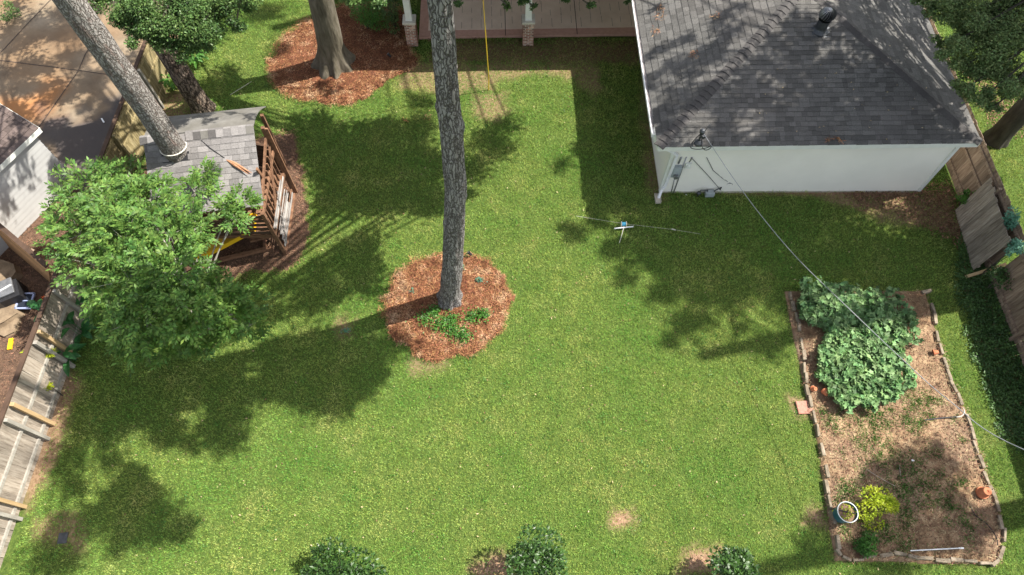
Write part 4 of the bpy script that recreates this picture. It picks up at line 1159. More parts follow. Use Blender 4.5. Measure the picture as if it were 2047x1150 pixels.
# ------------------------------------------------------------------ trunks
def trunk_mesh(name, path, radii, m, parent, seg=56, step=.06, flare=None, ridge=.012, knots=(), zs=0.25, fr=16):
    """path list of (x,y,z) with radii; flare=(amount,height,lobes)"""
    path = np.array(path, float); z = path[:, 2]
    Z = np.arange(z[0], z[-1], step); 
    X = np.interp(Z, z, path[:, 0]); Y = np.interp(Z, z, path[:, 1]); Rr = np.interp(Z, z, radii)
    # smooth the centre line
    k = np.ones(15) / 15
    if len(Z) > 40:
        X = np.convolve(np.pad(X, 7, 'edge'), k, 'valid'); Y = np.convolve(np.pad(Y, 7, 'edge'), k, 'valid'); Rr = np.convolve(np.pad(Rr, 7, 'edge'), k, 'valid')
    th = np.linspace(0, 2 * np.pi, seg, endpoint=False)
    TH, ZZ = np.meshgrid(th, Z); RR = np.repeat(Rr[:, None], seg, 1)
    cx, cy = np.cos(TH), np.sin(TH)
    rr = RR + (fbm(cx * fr * .25, cy * fr * .25, ZZ * fr * zs * .5, 4) - .5) * ridge * 3 + (np.abs(fbm(cx * 1.2, cy * 1.2, ZZ * .7, 2) - .5)) * .06 * 1.0
    rr += -ridge * (np.abs(fbm(cx * fr * .4 + 9, cy * fr * .4, ZZ * 1.3, 2) - .5) < .05)
    if flare:
        am, fh, nl = flare
        zz = np.clip(1 - (ZZ - Z[0]) / fh, 0, 1)
        lob = .5 + .5 * np.cos(TH * nl + 1.5 * fbm(cx, cy, ZZ * .5, 2) * 3)
        rr += am * zz ** 2.2 * (.35 + .65 * lob)
    for kt, kz, ka, ks in knots:
        dd = ((np.angle(np.exp(1j * (TH - kt)))) * .3) ** 2 + (ZZ - kz) ** 2
        rr += ka * np.exp(-dd / (2 * ks * ks))
    V = np.stack([X[:, None] + rr * cx, Y[:, None] + rr * cy, ZZ], -1).reshape(-1, 3)
    nz = len(Z); i = np.arange(nz * seg).reshape(nz, seg); j = np.roll(i, -1, 1)
    F = np.stack([i[:-1].ravel(), j[:-1].ravel(), j[1:].ravel(), i[1:].ravel()], 1)
    return np_mesh(name, V, F, m, parent, smooth=True)

TREES = {}
def tree(key, name, base, label, path, radii, m, leafm, group=None, **kw):
    T = thing(name, base, label, 'tree', group)
    trunk_mesh('trunk', path, radii, m, T, **kw)
    TREES[key] = dict(T=T, path=path, m=m, leafm=leafm, clusters=[], top=path[-1][2])
    return T
tree('pine', 'pine_tree', (-1.86, 8.99, 0), 'grey barked pine rising from the round mulch ring in mid lawn',
     [(-1.86, 8.99, -.05), (-1.78, 8.99, .6), (-1.60, 8.99, 2), (-1.41, 8.99, 4.04), (-1.25, 9.0, 5.6), (-1.215, 9.0, 6.9), (-1.18, 9.03, 8.97), (-1.14, 9.05, 10.55), (-1.1, 9.1, 14), (-1.0, 9.2, 20)],
     [.30, .285, .27, .245, .235, .225, .21, .20, .17, .07], M_pinebark, M_leaf_needle, flare=(.17, .9, 6), step=.035, seg=84, ridge=.012, knots=((.0, 7.6, .05, .12), (3.0, 8.1, .05, .1), (2.8, 4.1, .04, .06), (.2, 5.2, .03, .06)))
tree('bigpine', 'pine_tree', (-9.4, 12.15, 0), 'pale flaky barked pine growing up through the playhouse roof',
     [(-9.4, 12.15, 0), (-9.28, 12.06, 2.9), (-9.26, 12.05, 5), (-9.3, 12.0, 8), (-9.3, 12.0, 12), (-9.2, 12.1, 20)], [.36, .315, .295, .28, .24, .08], M_lightbark, M_leaf_needle, step=.035, seg=84, ridge=.007)
tree('uppine', 'pine_tree', (-10.7, 16.3, 0), 'brown ridged pine trunk behind the playhouse by the mossy fence',
     [(-10.62, 16.3, 0), (-10.75, 16.35, 3), (-10.85, 16.4, 8), (-10.8, 16.4, 18)], [.34, .30, .27, .1], M_brownbark, M_leaf_needle, flare=(.1, .6, 5), step=.04, seg=72, ridge=.016)
tree('oak', 'oak_tree', (-6.42, 18.3, 0), 'smooth grey oak with a flared root base in the upper mulch bed',
     [(-6.40, 18.42, -.05), (-6.30, 18.4, .8), (-6.2, 18.35, 1.8), (-6.1, 18.3, 3.2), (-6.0, 18.4, 6), (-5.8, 18.8, 12)], [.50, .44, .41, .385, .33, .15], M_oakbark, M_leaf_oak, flare=(.42, 1.25, 7), step=.045, seg=96, ridge=.004)
tree('right', 'oak_tree', (16.3, 15.05, 0), 'dark trunked leafy tree beyond the fence right of the garage',
     [(16.2, 15.0, 0), (16.25, 15.05, 3), (16.2, 15.3, 7), (16.0, 15.6, 13)], [.33, .30, .24, .1], M_darkbark, M_leaf_right, flare=(.1, .6, 5), step=.06, ridge=.006)
tree('east', 'oak_tree', (18.4, 10.4, 0), 'tall spreading tree outside the right edge shading the lawn by the garage',
     [(18.4, 10.4, 0), (18.3, 10.5, 8), (17.8, 10.8, 18)], [.45, .35, .15], M_darkbark, M_leaf_oak, step=.2)
tree('southeast', 'oak_tree', (19.0, 4.4, 0), 'tall spreading tree outside the lower right edge shading the garden bed',
     [(19.0, 4.4, 0), (18.8, 4.6, 8), (18.2, 5.2, 19)], [.45, .35, .15], M_darkbark, M_leaf_oak, step=.2)
tree('north', 'oak_tree', (4.5, 25.5, 0), 'tall spreading tree beyond the picture top behind the porch house',
     [(4.5, 25.5, 0), (4.5, 25, 8), (4.3, 24, 19)], [.5, .38, .15], M_darkbark, M_leaf_oak, step=.2)

s_h = Vector((SDIR.x / SDIR.z, SDIR.y / SDIR.z, 1))
def offframe(c, r):
    for dx in (-1, 0, 1):
        for dy in (-1, 0, 1):
            for dz in (-1, 0, 1):
                u, v = px((c[0] + dx * r, c[1] + dy * r, c[2] + dz * r))
                if -30 < u < 2077 and -30 < v < 1180: return False
    return c[2] < 17 or (abs(c[0]) + abs(c[1]) > 3)
SHADE = [  # photo pixel of the shade patch on the ground, radius (m), density
    (600, 290, .8, 1), (640, 325, .9, 1), (700, 305, .9, 1), (775, 285, .9, 1), (690, 370, .9, 1), (770, 360, 1.0, 1), (840, 400, .7, 1), (650, 410, .6, .8), (830, 250, .6, 1), (590, 240, .5, .8), (850, 330, .8, 1),
    (985, 285, .75, 1.2), (1020, 250, .45, 1), (950, 335, .6, 1.2), (930, 385, .35, 1), (640, 240, .5, .8),
    (700, 500, .7, 1), (650, 560, .8, 1), (745, 490, .45, 1), (730, 560, .5, 1), (610, 600, .6, 1), (560, 560, .6, 1),
    (600, 770, .8, 1.2), (680, 775, .75, 1.2), (745, 715, .7, 1.2), (560, 700, .7, 1.1), (650, 700, .8, 1.1), (470, 720, .6, 1.1), (720, 780, .4, 1),
    (330, 840, .8, 1.1), (400, 830, 1.0, 1.1), (460, 790, .8, 1), (450, 870, .5, 1), (330, 890, .7, 1), (230, 850, .7, 1), (500, 830, .4, 1),
    (190, 1000, .9, 1.1), (270, 1030, .8, 1.1), (345, 1045, .55, 1.1), (170, 1090, .7, 1), (280, 970, .6, 1), (120, 930, .6, .8), (100, 1120, .6, 1), (230, 930, .6, .9), (150, 860, .6, .7),
    (540, 640, .7, 1), (450, 650, .8, 1), (400, 690, .8, 1), (500, 640, .5, .9),
    (1150, 465, .45, 1), (1205, 440, .5, 1), (1225, 495, .45, 1), (1290, 520, .6, 1), (1250, 560, .4, 1), (1330, 590, .75, 1.1), (1385, 640, .6, 1), (1440, 590, .75, 1.1), (1400, 510, .9, 1.2), (1500, 480, .9, 1.2), (1600, 500, .9, 1.2),
    (1700, 470, 1.0, 1.2), (1560, 590, .8, 1.1), (1480, 650, .5, 1), (1650, 580, .8, 1.1), (1780, 520, .9, 1.2), (1850, 470, .9, 1.2), (1300, 440, .8, 1.2), (1400, 430, .9, 1.2), (1790, 600, .6, 1), (1335, 680, .3, 1), (1540, 700, .5, 1), (1865, 560, .5, 1),
    (1500, 420, .8, 1.2), (1600, 420, .8, 1.2), (1220, 350, .4, .8), (1700, 640, .4, .8), (1380, 470, .7, 1), (1650, 530, .8, 1), (1740, 560, .7, 1), (1480, 540, .7, 1), (1850, 400, .7, 1), (1930, 430, .7, 1), (1960, 560, .7, 1),
    (1800, 930, .5, .9), (1870, 960, .6, .9), (1780, 1030, .7, 1), (1880, 1050, .7, 1), (1730, 970, .35, .8), (1850, 890, .3, .8), (1950, 1090, .4, 1), (1640, 1090, .4, 1), (1760, 1130, .6, 1), (1700, 1070, .35, .7), (1640, 1040, .3, .9),
    (60, 60, .9, 1), (150, 55, .8, 1), (20, 160, .8, 1), (110, 190, .6, .8), (190, 150, .6, .8), (90, 270, .7, .9), (230, 230, .8, 1), (60, 130, .5, .8), (170, 300, .8, 1), (260, 130, .6, .8), (140, 120, .5, .7),
    (420, 60, .7, .8), (500, 30, .5, .7), (460, 150, .6, .9), (540, 20, .6, .8), (400, 180, .6, .9), (720, 60, .5, 1), (760, 110, .5, .9), (650, 180, .4, .7), (480, 220, .5, .6), (560, 100, .4, .7), (850, 200, .5, .7),
]
ROOFSH = [(1500, 190, .7), (1590, 120, .6), (1700, 150, .7), (1560, 250, .6), (1660, 225, .8), (1760, 230, .8), (1850, 265, .6), (1450, 255, .5), (1610, 40, .5), (1700, 60, .7), (1780, 150, .8), (1640, 170, .7), (1530, 130, .5), (1720, 270, .6), (1620, 280, .5),
          (1450, 70, .45), (1400, 95, .45), (1340, 110, .4), (1420, 175, .45), (1350, 205, .4), (1480, 30, .4), (1300, 150, .35), (1380, 30, .3), (1345, 250, .4), (1400, 210, .35),
          (1800, 60, .7), (1850, 130, .7), (1900, 220, .6), (1760, 20, .7)]
GAPS = [tuple(at(u, v)[:2]) + (g,) for u, v, g in ((440, 695, .35), (500, 680, .3), (560, 655, .3), (640, 640, .3), (705, 650, .3), (270, 895, .4), (320, 930, .35), (190, 975, .3), (200, 1100, .3), (375, 845, .25), (360, 795, .25), (515, 850, .4), (565, 850, .4), (735, 225, .35), (620, 375, .35), (560, 255, .3), (680, 440, .3), (600, 540, .3), (1250, 470, .2), (1560, 640, .25), (1450, 640, .2), (1500, 600, .15), (1290, 610, .3), (1620, 590, .2))]
def assign(G0, r, dens, lo=7.0, hi=22.0):
    best = None
    if G0.z < .1:
        for gx, gy, g in GAPS:
            d = math.hypot(G0.x - gx, G0.y - gy)
            if d < g + .75 * r: r = (d - g) / .75
        if r < .2: return
    for h in np.arange(lo, hi, .5):
        c = G0 + s_h * float(h)
        if not offframe(c, r * 1.15): continue
        for k, t in TREES.items():
            if k == 'bigpine': continue
            p = t['path'][-1]; b = t['path'][0]
            f = min(1, c.z / p[2]); tx, ty = b[0] + (p[0] - b[0]) * f, b[1] + (p[1] - b[1]) * f
            dd = math.hypot(c.x - tx, c.y - ty) + max(0, c.z - p[2]) * 2 + c.z * .12
            if best is None or dd < best[0]: best = (dd, k, c)
    if best: TREES[best[1]]['clusters'].append((best[2], r, dens))
def fill_poly(P, step, r, skip, seed):
    rr_ = random.Random(seed); Q = np.array(gp(P)); lo, hi = Q.min(0), Q.max(0); y = lo[1]; row = 0
    while y < hi[1]:
        x = lo[0] + (step / 2 if row % 2 else 0)
        while x < hi[0]:
            xx, yy = x + rr_.uniform(-.25, .25) * step, y + rr_.uniform(-.25, .25) * step
            if poly_sd(np.array([xx]), np.array([yy]), Q)[0] < -r * .35 and rr_.random() > skip:
                assign(Vector((xx, yy, 0)), r * rr_.uniform(.75, 1.15), 1.15)
            x += step
        y += step * .85; row += 1
fill_poly([(1190, 395), (1890, 390), (1950, 440), (1960, 560), (1880, 590), (1600, 575), (1560, 640), (1450, 640), (1380, 610), (1300, 560), (1220, 505), (1150, 470)], 1.0, .78, .16, 1)
fill_poly([(0, 0), (290, 0), (290, 90), (230, 340), (130, 350), (0, 230)], .95, .55, .30, 2)
fill_poly([(560, 240), (860, 230), (870, 440), (640, 430), (600, 330)], .7, .58, .12, 3)
fill_poly([(470, 700), (560, 650), (770, 690), (800, 740), (700, 820), (600, 840), (520, 780)], .6, .52, .05, 4)
fill_poly([(330, 770), (500, 730), (530, 840), (430, 910), (300, 920), (230, 850)], .6, .52, .1, 5)
fill_poly([(110, 940), (300, 930), (390, 1050), (330, 1080), (200, 1140), (60, 1150)], .6, .52, .1, 6)
fill_poly([(400, 620), (640, 560), (770, 470), (770, 570), (640, 640), (470, 700)], .7, .52, .2, 7)
fill_poly([(1760, 900), (1880, 900), (1960, 1080), (1960, 1120), (1700, 1130), (1720, 1000)], .7, .45, .15, 8)
fill_poly([(1580, 575), (1860, 585), (1840, 690), (1760, 640), (1600, 640)], .8, .5, .3, 9)
for u, v, r, dn in SHADE: assign(at(u, v, 0), r * 1.15, dn)
rnd = random.Random(5)
for u in range(1440, 1930, 48):
    for v in range(20, 300, 42):
        if u > 1330 + (300 - v) * .95 and u < 1960 - (300 - v) * .55 and rnd.random() > .35:
            assign(roof_pt(u + rnd.uniform(-15, 15), v + rnd.uniform(-12, 12)), rnd.uniform(.3, .48), .85, lo=4.5)
for i in range(60):                      # right slope and left slope of the roof
    a = rnd.random(); b = rnd.random() ** .7; p = r1.lerp(r2, b * .62 + .02); p = p.lerp(ap.lerp(ap2, b), a * .9)
    if a < .85 - .0 and rnd.random() > .15: assign(p, rnd.uniform(.3, .5), .85, lo=3.5)
for v in range(-20, 300, 34):
    for k in range(3):
        if rnd.random() > .35:
            u = 1300 + rnd.random() * (300 - v) * .85; a = at(u, v, 0); b = Vector((0, 0, CAM_H)); d = a - b; t = (r0 - b).dot(nL) / d.dot(nL); assign(b + d * t, rnd.uniform(.2, .4), .7, lo=4.5)
for x_, y_ in ((-14.6, 12.6), (-15.3, 12.2), (-15.0, 11.6), (-15.9, 12.6), (-15.5, 11.0), (-16.2, 13.2), (-14.9, 13.4)): assign(Vector((x_, y_, 1.6)), .45, .9)
for x_, y_ in ((-8.0, 13.7), (-9.3, 13.4), (-8.7, 13.1), (-7.5, 13.2), (-9.9, 11.9), (-8.2, 11.5), (-9.6, 10.9)): assign(Vector((x_, y_, 2.9)), .22, .75)
for u, v, r in ROOFSH:
    assign(roof_pt(u, v), r, .8, lo=4.5)
# leafy parts that the photo shows
def vis_cluster(key, u, v, z, r, dens=1.0): TREES[key]['clusters'].append((at(u, v, z), r, dens))
for u, v, z, r in [(210, -5, 6.2, .45), (250, 30, 6, .5), (300, 20, 6, .6), (350, 45, 5.8, .6), (400, 40, 5.8, .55), (440, 20, 5.8, .45), (330, 85, 5.5, .4), (260, 70, 5.8, .3), (390, 90, 5.4, .3), (460, 50, 5.6, .25), (300, 60, 5.9, .4), (480, 0, 6, .35), (370, 5, 6, .5)]:
    vis_cluster('oak', u + 12, v, z, r * 1.55, .7)
for u, v, z, r in [(915, 8, 6.5, .12), (1012, 10, 6.5, .14), (1050, 2, 6.5, .2), (1065, 12, 6.5, .1), (1180, 12, 6.5, .12), (1255, 0, 6.5, .12), (1130, 0, 6.5, .1), (700, -5, 6, .3), (760, 5, 6, .25)]:
    vis_cluster('oak', u, v, z, r, 1.1)
for u, v, z, r in [(1900, 90, 5, .45), (1950, 60, 5.2, .6), (2000, 100, 5.2, .7), (2040, 60, 5.4, .8), (1930, 130, 4.8, .4), (1975, 150, 4.8, .5), (1960, 200, 4.6, .35), (2030, 160, 4.8, .4), (1900, 20, 5.4, .45), (1975, 10, 5.5, .6), (1880, 85, 4.8, .2), (1985, 215, 4.5, .2), (2045, 10, 5.6, .7), (1860, 5, 5.4, .35), (1955, 100, 5, .5), (1925, 60, 5, .5), (1935, 175, 4.6, .35), (2000, 45, 5.3, .6), (2010, 190, 4.8, .4)]:
    vis_cluster('right', u, v, z, r * 1.3, .8)
def finish_tree(key):
    t = TREES[key]; T = t['T']; big = key not in ('oak', 'right', 'uppine')
    Ps = []; Ls = []; mb = MB(); nlimb = 0
    path = t['path']
    # generic crown tops so that each tree reads as a tree from elsewhere
    extra = []
    p = path[-1]
    for i in range(7):
        a = i * 2.4; rr = 1.2 + .5 * (i % 3)
        c = Vector((p[0] + math.cos(a) * rr, p[1] + math.sin(a) * rr, p[2] + random.uniform(-1.5, .8)))
        g = c - s_h * c.z; u, v = px(g)
        if offframe(c, .9) and not (-60 < u < 2100 and -60 < v < 1210): extra.append((c, .8, .8))
    t['clusters'] += extra
    for c, r, dens in t['clusters']:
        c = Vector(c)
        vis = not offframe(c, r)
        L = .075 if vis else .16
        lai = 3.6 if vis else 2.3
        n = int(dens * lai * math.pi * r * r / (L * L * .5 * .5)) 
        n = min(n, 4200)
        nl = max(4, int(9 * min(r, 1)))
        lo = rand_dirs(nl) * rng.uniform(.25, .75, (nl, 1)) * r; lr = rng.uniform(.3, .55, nl) * r
        idx = rng.integers(0, nl, n)
        P = lo[idx] + rand_dirs(n) * (rng.uniform(0, 1, (n, 1)) ** .45) * lr[idx][:, None]
        if not vis: P = lo[idx] * 1.05 + rng.normal(size=(n, 3)) * lr[idx][:, None] * .68
        P[:, 2] *= .75
        Ps.append(P + np.array(c)); Ls.append(np.full(n, L))
        # limb
        zt = max(2.5, min(c.z - .25 * min(4, r * 4), path[-1][2] - .3))
        if key == 'pine': zt = max(zt, 12.6)
        if key == 'uppine': zt = max(zt, 8)
        if key == 'oak' and not vis: zt = max(zt, 5)
        if vis: zt = c.z + 1.2
        zs_ = [q[2] for q in path]
        tx = float(np.interp(zt, zs_, [q[0] for q in path])); ty = float(np.interp(zt, zs_, [q[1] for q in path]))
        a = Vector((tx, ty, zt)); mid_ = a.lerp(c, .55) + Vector((random.uniform(-.2, .2), random.uniform(-.2, .2), .35 + (c - a).length * .05))
        ln = (c - a).length
        if ln > .3:
            lm = MB(); ln = ln if r > .26 else -1.6; lm.tube(smooth_path([a, a.lerp(mid_, .5), mid_, c], 4), [max(.012, .022 + .006 * ln * (1 - k / 12.)) for k in range(13)], 6)
            if nlimb < 95: lm.build('limb', t['m'], T); nlimb += 1
            else: mb.v, mb.f, mb.m = mb.v + lm.v, mb.f + [tuple(q + len(mb.v) for q in f) for f in lm.f], mb.m + lm.m
        if vis:
            for k in range(min(nl, 6)):
                e = c + Vector([float(x) for x in lo[k]]) * 1.0
                mb.tube([c, c.lerp(e, .5) + Vector((0, 0, .03)), e], [.012, .008, .004], 5)
    if Ps:
        P = np.concatenate(Ps); L = np.concatenate(Ls); n = len(P)
        leaves('foliage', P, rand_dirs(n, .5), L * rng.uniform(.7, 1.25, n), L * .5 * rng.uniform(.8, 1.2, n), t['leafm'], T)
        if mb.v: mb.build('twigs', t['m'], T)['kind'] = 'stuff'
    print('tree', key, len(t['clusters']), sum(len(p) for p in Ps))
# the big pine over the playhouse gets a small crown far outside the frame
TREES['bigpine']['clusters'] += [(Vector((-9.2 + math.cos(a) * 1.3, 12.1 + math.sin(a) * 1.3, 18.5 + .5 * (i % 3))), 1.0, .8) for i, a in enumerate(np.arange(0, 6.2, 1.0))]
for k in TREES: finish_tree(k)

# ropes
mb = MB(); 
for i in range(1): 
    ring = [Vector((-9.27 + .345 * math.cos(t), 12.06 + .345 * math.sin(t), 3.22 - .06 * math.sin(t))) for t in np.linspace(0, 2 * math.pi, 36)]
    mb.tube(ring, .016, 6, caps=False)
tag(mb.build('trunk_rope', M_rope_w), 'pale rope looped round the pine trunk at the playhouse roof', 'rope')
rp0 = at(978, 178, 0.02)
mb = MB(); mb.tube([rp0 + Vector((-.02, -.05, 0)), rp0 + PZ * .5, (rp0.x - .08, rp0.y, 4.0), (rp0.x - .08, rp0.y, 8.5)], .015, 8)
tag(mb.build('hanging_rope', M_rope_y), 'yellow rope hanging down from above onto the lawn before the patio', 'rope')

# ------------------------------------------------------------------ small compound-leaved tree at left
def ash_tree():
    T = thing('small_tree', (-8.5, 8.0, 0), 'bright green feathery leaved small tree in front of the playhouse', 'tree')
    base = Vector((-8.5, 8.0, 0)); mb = MB(); ends = []
    # crown lobes given by photo pixels and heights
    lobes = []
    for u, v, z, r in [(180, 390, 3.6, .75), (230, 420, 4.1, .8), (300, 400, 4.0, .8), (160, 470, 3.5, .75), (250, 480, 4.5, .9), (340, 470, 4.3, .85), (385, 470, 3.8, .5), (190, 530, 3.6, .6),
                       (260, 560, 4.4, .9), (350, 550, 4.4, .9), (430, 592, 3.8, .55), (495, 610, 3.0, .3), (500, 650, 2.8, .25), (235, 605, 3.4, .6), (290, 630, 3.9, .85), (380, 620, 4.1, .8), (460, 630, 3.4, .6), (300, 690, 3.0, .6), (265, 665, 3.0, .5), (400, 670, 3.1, .5), (215, 365, 3.2, .5), (390, 385, 3.3, .35), (410, 350, 3.1, .28), (140, 430, 3.2, .5), (485, 405, 3.0, .32), (470, 440, 3.1, .28), (460, 415, 3.0, .2), (350, 660, 3.4, .5),
                       (255, 350, 2.9, .35)]:
        lobes.append((at(u, v, z), r))
    forks = [base + Vector((math.cos(a) * .25, math.sin(a) * .25, 1.1 + .1 * i)) for i, a in enumerate((0, 1.6, 3.1, 4.7))]
    for f in forks: mb.tube([base + (f - base) * Vector((.2, .2, 0)).length, base.lerp(f, .5), f], [.07, .055, .05], 8)
    FP, FD = [], []
    for c, r in lobes:
        f = min(forks, key=lambda q: (Vector((q.x, q.y, 0)) - Vector((c.x, c.y, 0))).length)
        mid = f.lerp(c, .5) + Vector((0, 0, .2))
        mb.tube(smooth_path([f, mid, c], 4), [.035, .032, .028, .024, .02, .017, .014, .011, .009], 6)
        nf = int(105 * r * r / .5) + 16
        d = rand_dirs(nf); d[:, 2] = d[:, 2] * .8 + .25
        P = np.array(c) + d * (rng.uniform(.15, 1, (nf, 1)) ** .6) * r * rng.uniform(.7, 1.1)
        D = d * .8 + rng.normal(size=(nf, 3)) * .45; D[:, 2] = D[:, 2] * .5 - .05
        FP.append(P); FD.append(D)
        for k in range(6):
            e = Vector([float(x) for x in P[k]]); mb.tube([c, e], [.008, .004], 5)
    mb.build('branch', M_post_grey, T)
    P = np.concatenate(FP); D = np.concatenate(FD); D /= np.linalg.norm(D, axis=1, keepdims=True)
    n = len(P); S = np.cross(D, np.array([0, 0, 1.]) + rng.normal(size=(n, 3)) * .25); S /= np.linalg.norm(S, axis=1, keepdims=True)
    Nn = np.cross(S, D)
    LP, LD, LL, LU = [], [], [], []
    FL = rng.uniform(.22, .36, n)[:, None]
    for j in range(11):
        if j == 10: t, dirv = 1.0, D
        else:
            t = .2 + .8 * (j // 2) / 5; sgn = 1 if j % 2 else -1
            dirv = D * .65 + S * sgn * .8
        LP.append(P + D * FL * t - Nn * 0 + np.array([0, 0, -1.]) * (FL * t) ** 2 * .5); LD.append(dirv + rng.normal(size=(n, 3)) * .12); LL.append(rng.uniform(.09, .15, n)); LU.append(Nn)
    LP = np.concatenate(LP); LD = np.concatenate(LD); LL = np.concatenate(LL); LU = np.concatenate(LU)
    U = np.where(LU[:, 2:3] < 0, -LU, LU) + rng.normal(size=LU.shape) * .25
    leaves('foliage', LP, LD, LL, LL * .4, M_leaf_ash, T, up=U)
    print('ash leaves', len(LP))
ash_tree()

# ------------------------------------------------------------------ shrubs and plants
for x_, y_ in ((-8.0, 13.6), (-9.4, 13.3), (-7.4, 12.3), (-8.6, 12.0), (-8.0, 11.2), (-9.8, 11.4)): pass
for i, (u, v, z, rad, lab) in enumerate([(685, 1140, 1.1, (.85, .5, .5), 'dark glossy shrub at the bottom edge, leftmost of the three'), (1066, 1122, 1.2, (.62, .58, .5), 'dark glossy shrub at the bottom edge between the other two'), (1475, 1130, 1.0, (.75, .5, .5), 'dark glossy shrub at the bottom edge nearest the garden bed')]):
    bush('shrub', at(u, v, z), rad, 2100, .12, .05, M_leaf_glossy, lab, 'shrub', 'dark shrubs along the bottom edge', stems=9, lobes=10)
c = at(560 + 170, 30, .7); bush('shrub', c, (.8, .7, .6), 2600, .08, .04, M_leaf_mid, 'leafy green shrub beside the left porch column', 'shrub', lobes=10)
c = at(785, 20, .8); bush('shrub', c, (.45, .5, .6), 1500, .08, .04, M_leaf_oak, 'darker shrub tucked right behind the left porch column', 'shrub')
def bigleaf(name, u, v, n, L, W, m, label, cat, rise=.5, group=None, r0=.15, flowers=()):
    g = at(u, v, 0); T = thing(name, g, label, cat, group)
    mb = MB(); mbs = MB()
    for i in range(n):
        a = i * 2.399 + random.uniform(-.2, .2); z0 = rise * (.3 + .7 * random.random())
        b = g + Vector((math.cos(a) * r0 * random.random(), math.sin(a) * r0 * random.random(), z0)); d = Vector((math.cos(a), math.sin(a), .5)).normalized()
        s = Vector((-math.sin(a), math.cos(a), 0)); l = L * random.uniform(.7, 1.15)
        mbs.tube([(b.x, b.y, 0.02), b], .008, 5)
        prev = None; K = 6
        for k in range(K + 1):
            t = k / K; p = b + d * l * t + Vector((0, 0, -.55 * l * t * t)); ww = W * math.sin(math.pi * min(1, t * .93 + .05)) ** .8 * .5
            row = (p + s * ww + Vector((0, 0, .18 * ww)), p, p - s * ww + Vector((0, 0, .18 * ww)))
            if prev:
                mb.quad(prev[0], prev[1], row[1], row[0]); mb.quad(prev[1], prev[2], row[2], row[1])
            prev = row
    mb.build('leaves', m, T, smooth=True); mbs.build('stem', m, T)
    for fu, fv, fz in flowers:
        c = at(fu, fv, fz); mbf = MB(); mbs2 = MB()
        for k in range(7):
            a = k * .9; e = c + Vector((math.cos(a) * .06, math.sin(a) * .06, random.uniform(0, .07)))
            mbf.add([c, e + Vector((.02, 0, .01)), e * 1.0 + Vector((0, 0, .03)), e + Vector((-.02, .01, 0))], [(0, 1, 2, 3)])
        f = mbf.build('flower', M_orange, T)
        mbs2.tube([(g.x, g.y, .05), c], .007, 5); mbs2.build('flower_stalk', m, T)
    return T
bigleaf('canna_plant', 128, 655, 11, .55, .22, M_leaf_canna, 'broad leaved canna with an orange flower against the grey fence', 'plant', 1.1, 'cannas along the grey fence', flowers=((90, 598, 1.5),))
bigleaf('canna_plant', 165, 615, 11, .52, .2, M_leaf_canna, 'broad leaved canna with an orange flower under the small tree', 'plant', 1.0, 'cannas along the grey fence', flowers=((195, 583, 1.4),))
bigleaf('canna_plant', 152, 722, 9, .5, .18, M_leaf_canna, 'lowest broad leaved canna, at the fence foot beside the lawn', 'plant', .8, 'cannas along the grey fence')
bigleaf('canna_plant', 175, 670, 10, .5, .18, M_leaf_canna, 'flowerless broad leaved canna between the fence and small tree', 'plant', .9, 'cannas along the grey fence')
for u, v, lab, n in ((350, 175, 'bright broad leaved plant between the two pine trunks and the lawn', 34), (398, 125, 'bushy broad leaved plant at the lawn edge right of the brown trunk', 38), (427, 75, 'small light green plant under the oak foliage by the lawn', 20)):
    bigleaf('leafy_plant', u, v, n, .28, .10, M_leaf_mid, lab, 'plant', .55, 'broad leaved plants by the mossy fence', r0=.35)
bush('fern', at(85, 704, 1.0), (.42, .15, .12), 900, .06, .03, M_leaf_lime, 'lime green fern growing across the grey fence boards', 'plant', stems=3)
bush('weed', at(95, 775, .7), (.1, .08, .08), 120, .06, .03, M_leaf_lime, 'tiny lime weed on the grey fence below the fern', 'plant', stems=2)
# ground plants in the mulch ring
mulch_plants = [(850, 635, .28), (880, 650, .28), (905, 660, .3), (925, 672, .26), (945, 632, .25), (965, 628, .2), (900, 640, .25), (870, 622, .18)]
T = thing('ground_plant', at(895, 650), 'low green leafy plant spreading below the trunk in the mulch ring', 'plant')
P = []
for u, v, r in mulch_plants:
    n = 260; c = np.array(at(u, v, .14)); q = rng.normal(size=(n, 3)) * np.array([r * .5, r * .45, .07]) + c; P.append(q)
P = np.concatenate(P); P[:, 2] = np.maximum(P[:, 2], .09)
leaves('foliage', P, rand_dirs(len(P), .5), .07, .04, M_leaf_mid, T)
mb = MB()
for u, v, r in mulch_plants: mb.tube([at(895, 650, .06), at(u, v, .14)], .008, 5)
mb.build('stem', M_leaf_mid, T)
for u, v, lab in ((957, 560, 'small blue green plant right of the central trunk'), (824, 580, 'tiny blue green plant left of the central trunk'), (926, 536, 'tiny blue flowered sprig hard against the central trunk'), (692, 660, 'small blue green weed in the bare lawn spot left of the ring')):
    bush('small_plant', at(u, v, .12), (.16, .14, .06) if u == 957 else (.10, .09, .05), 140 if u == 957 else 60, .06, .025, M_leaf_blue, lab, 'plant', stems=2, flat=.5, stem_m=M_leaf_mid)

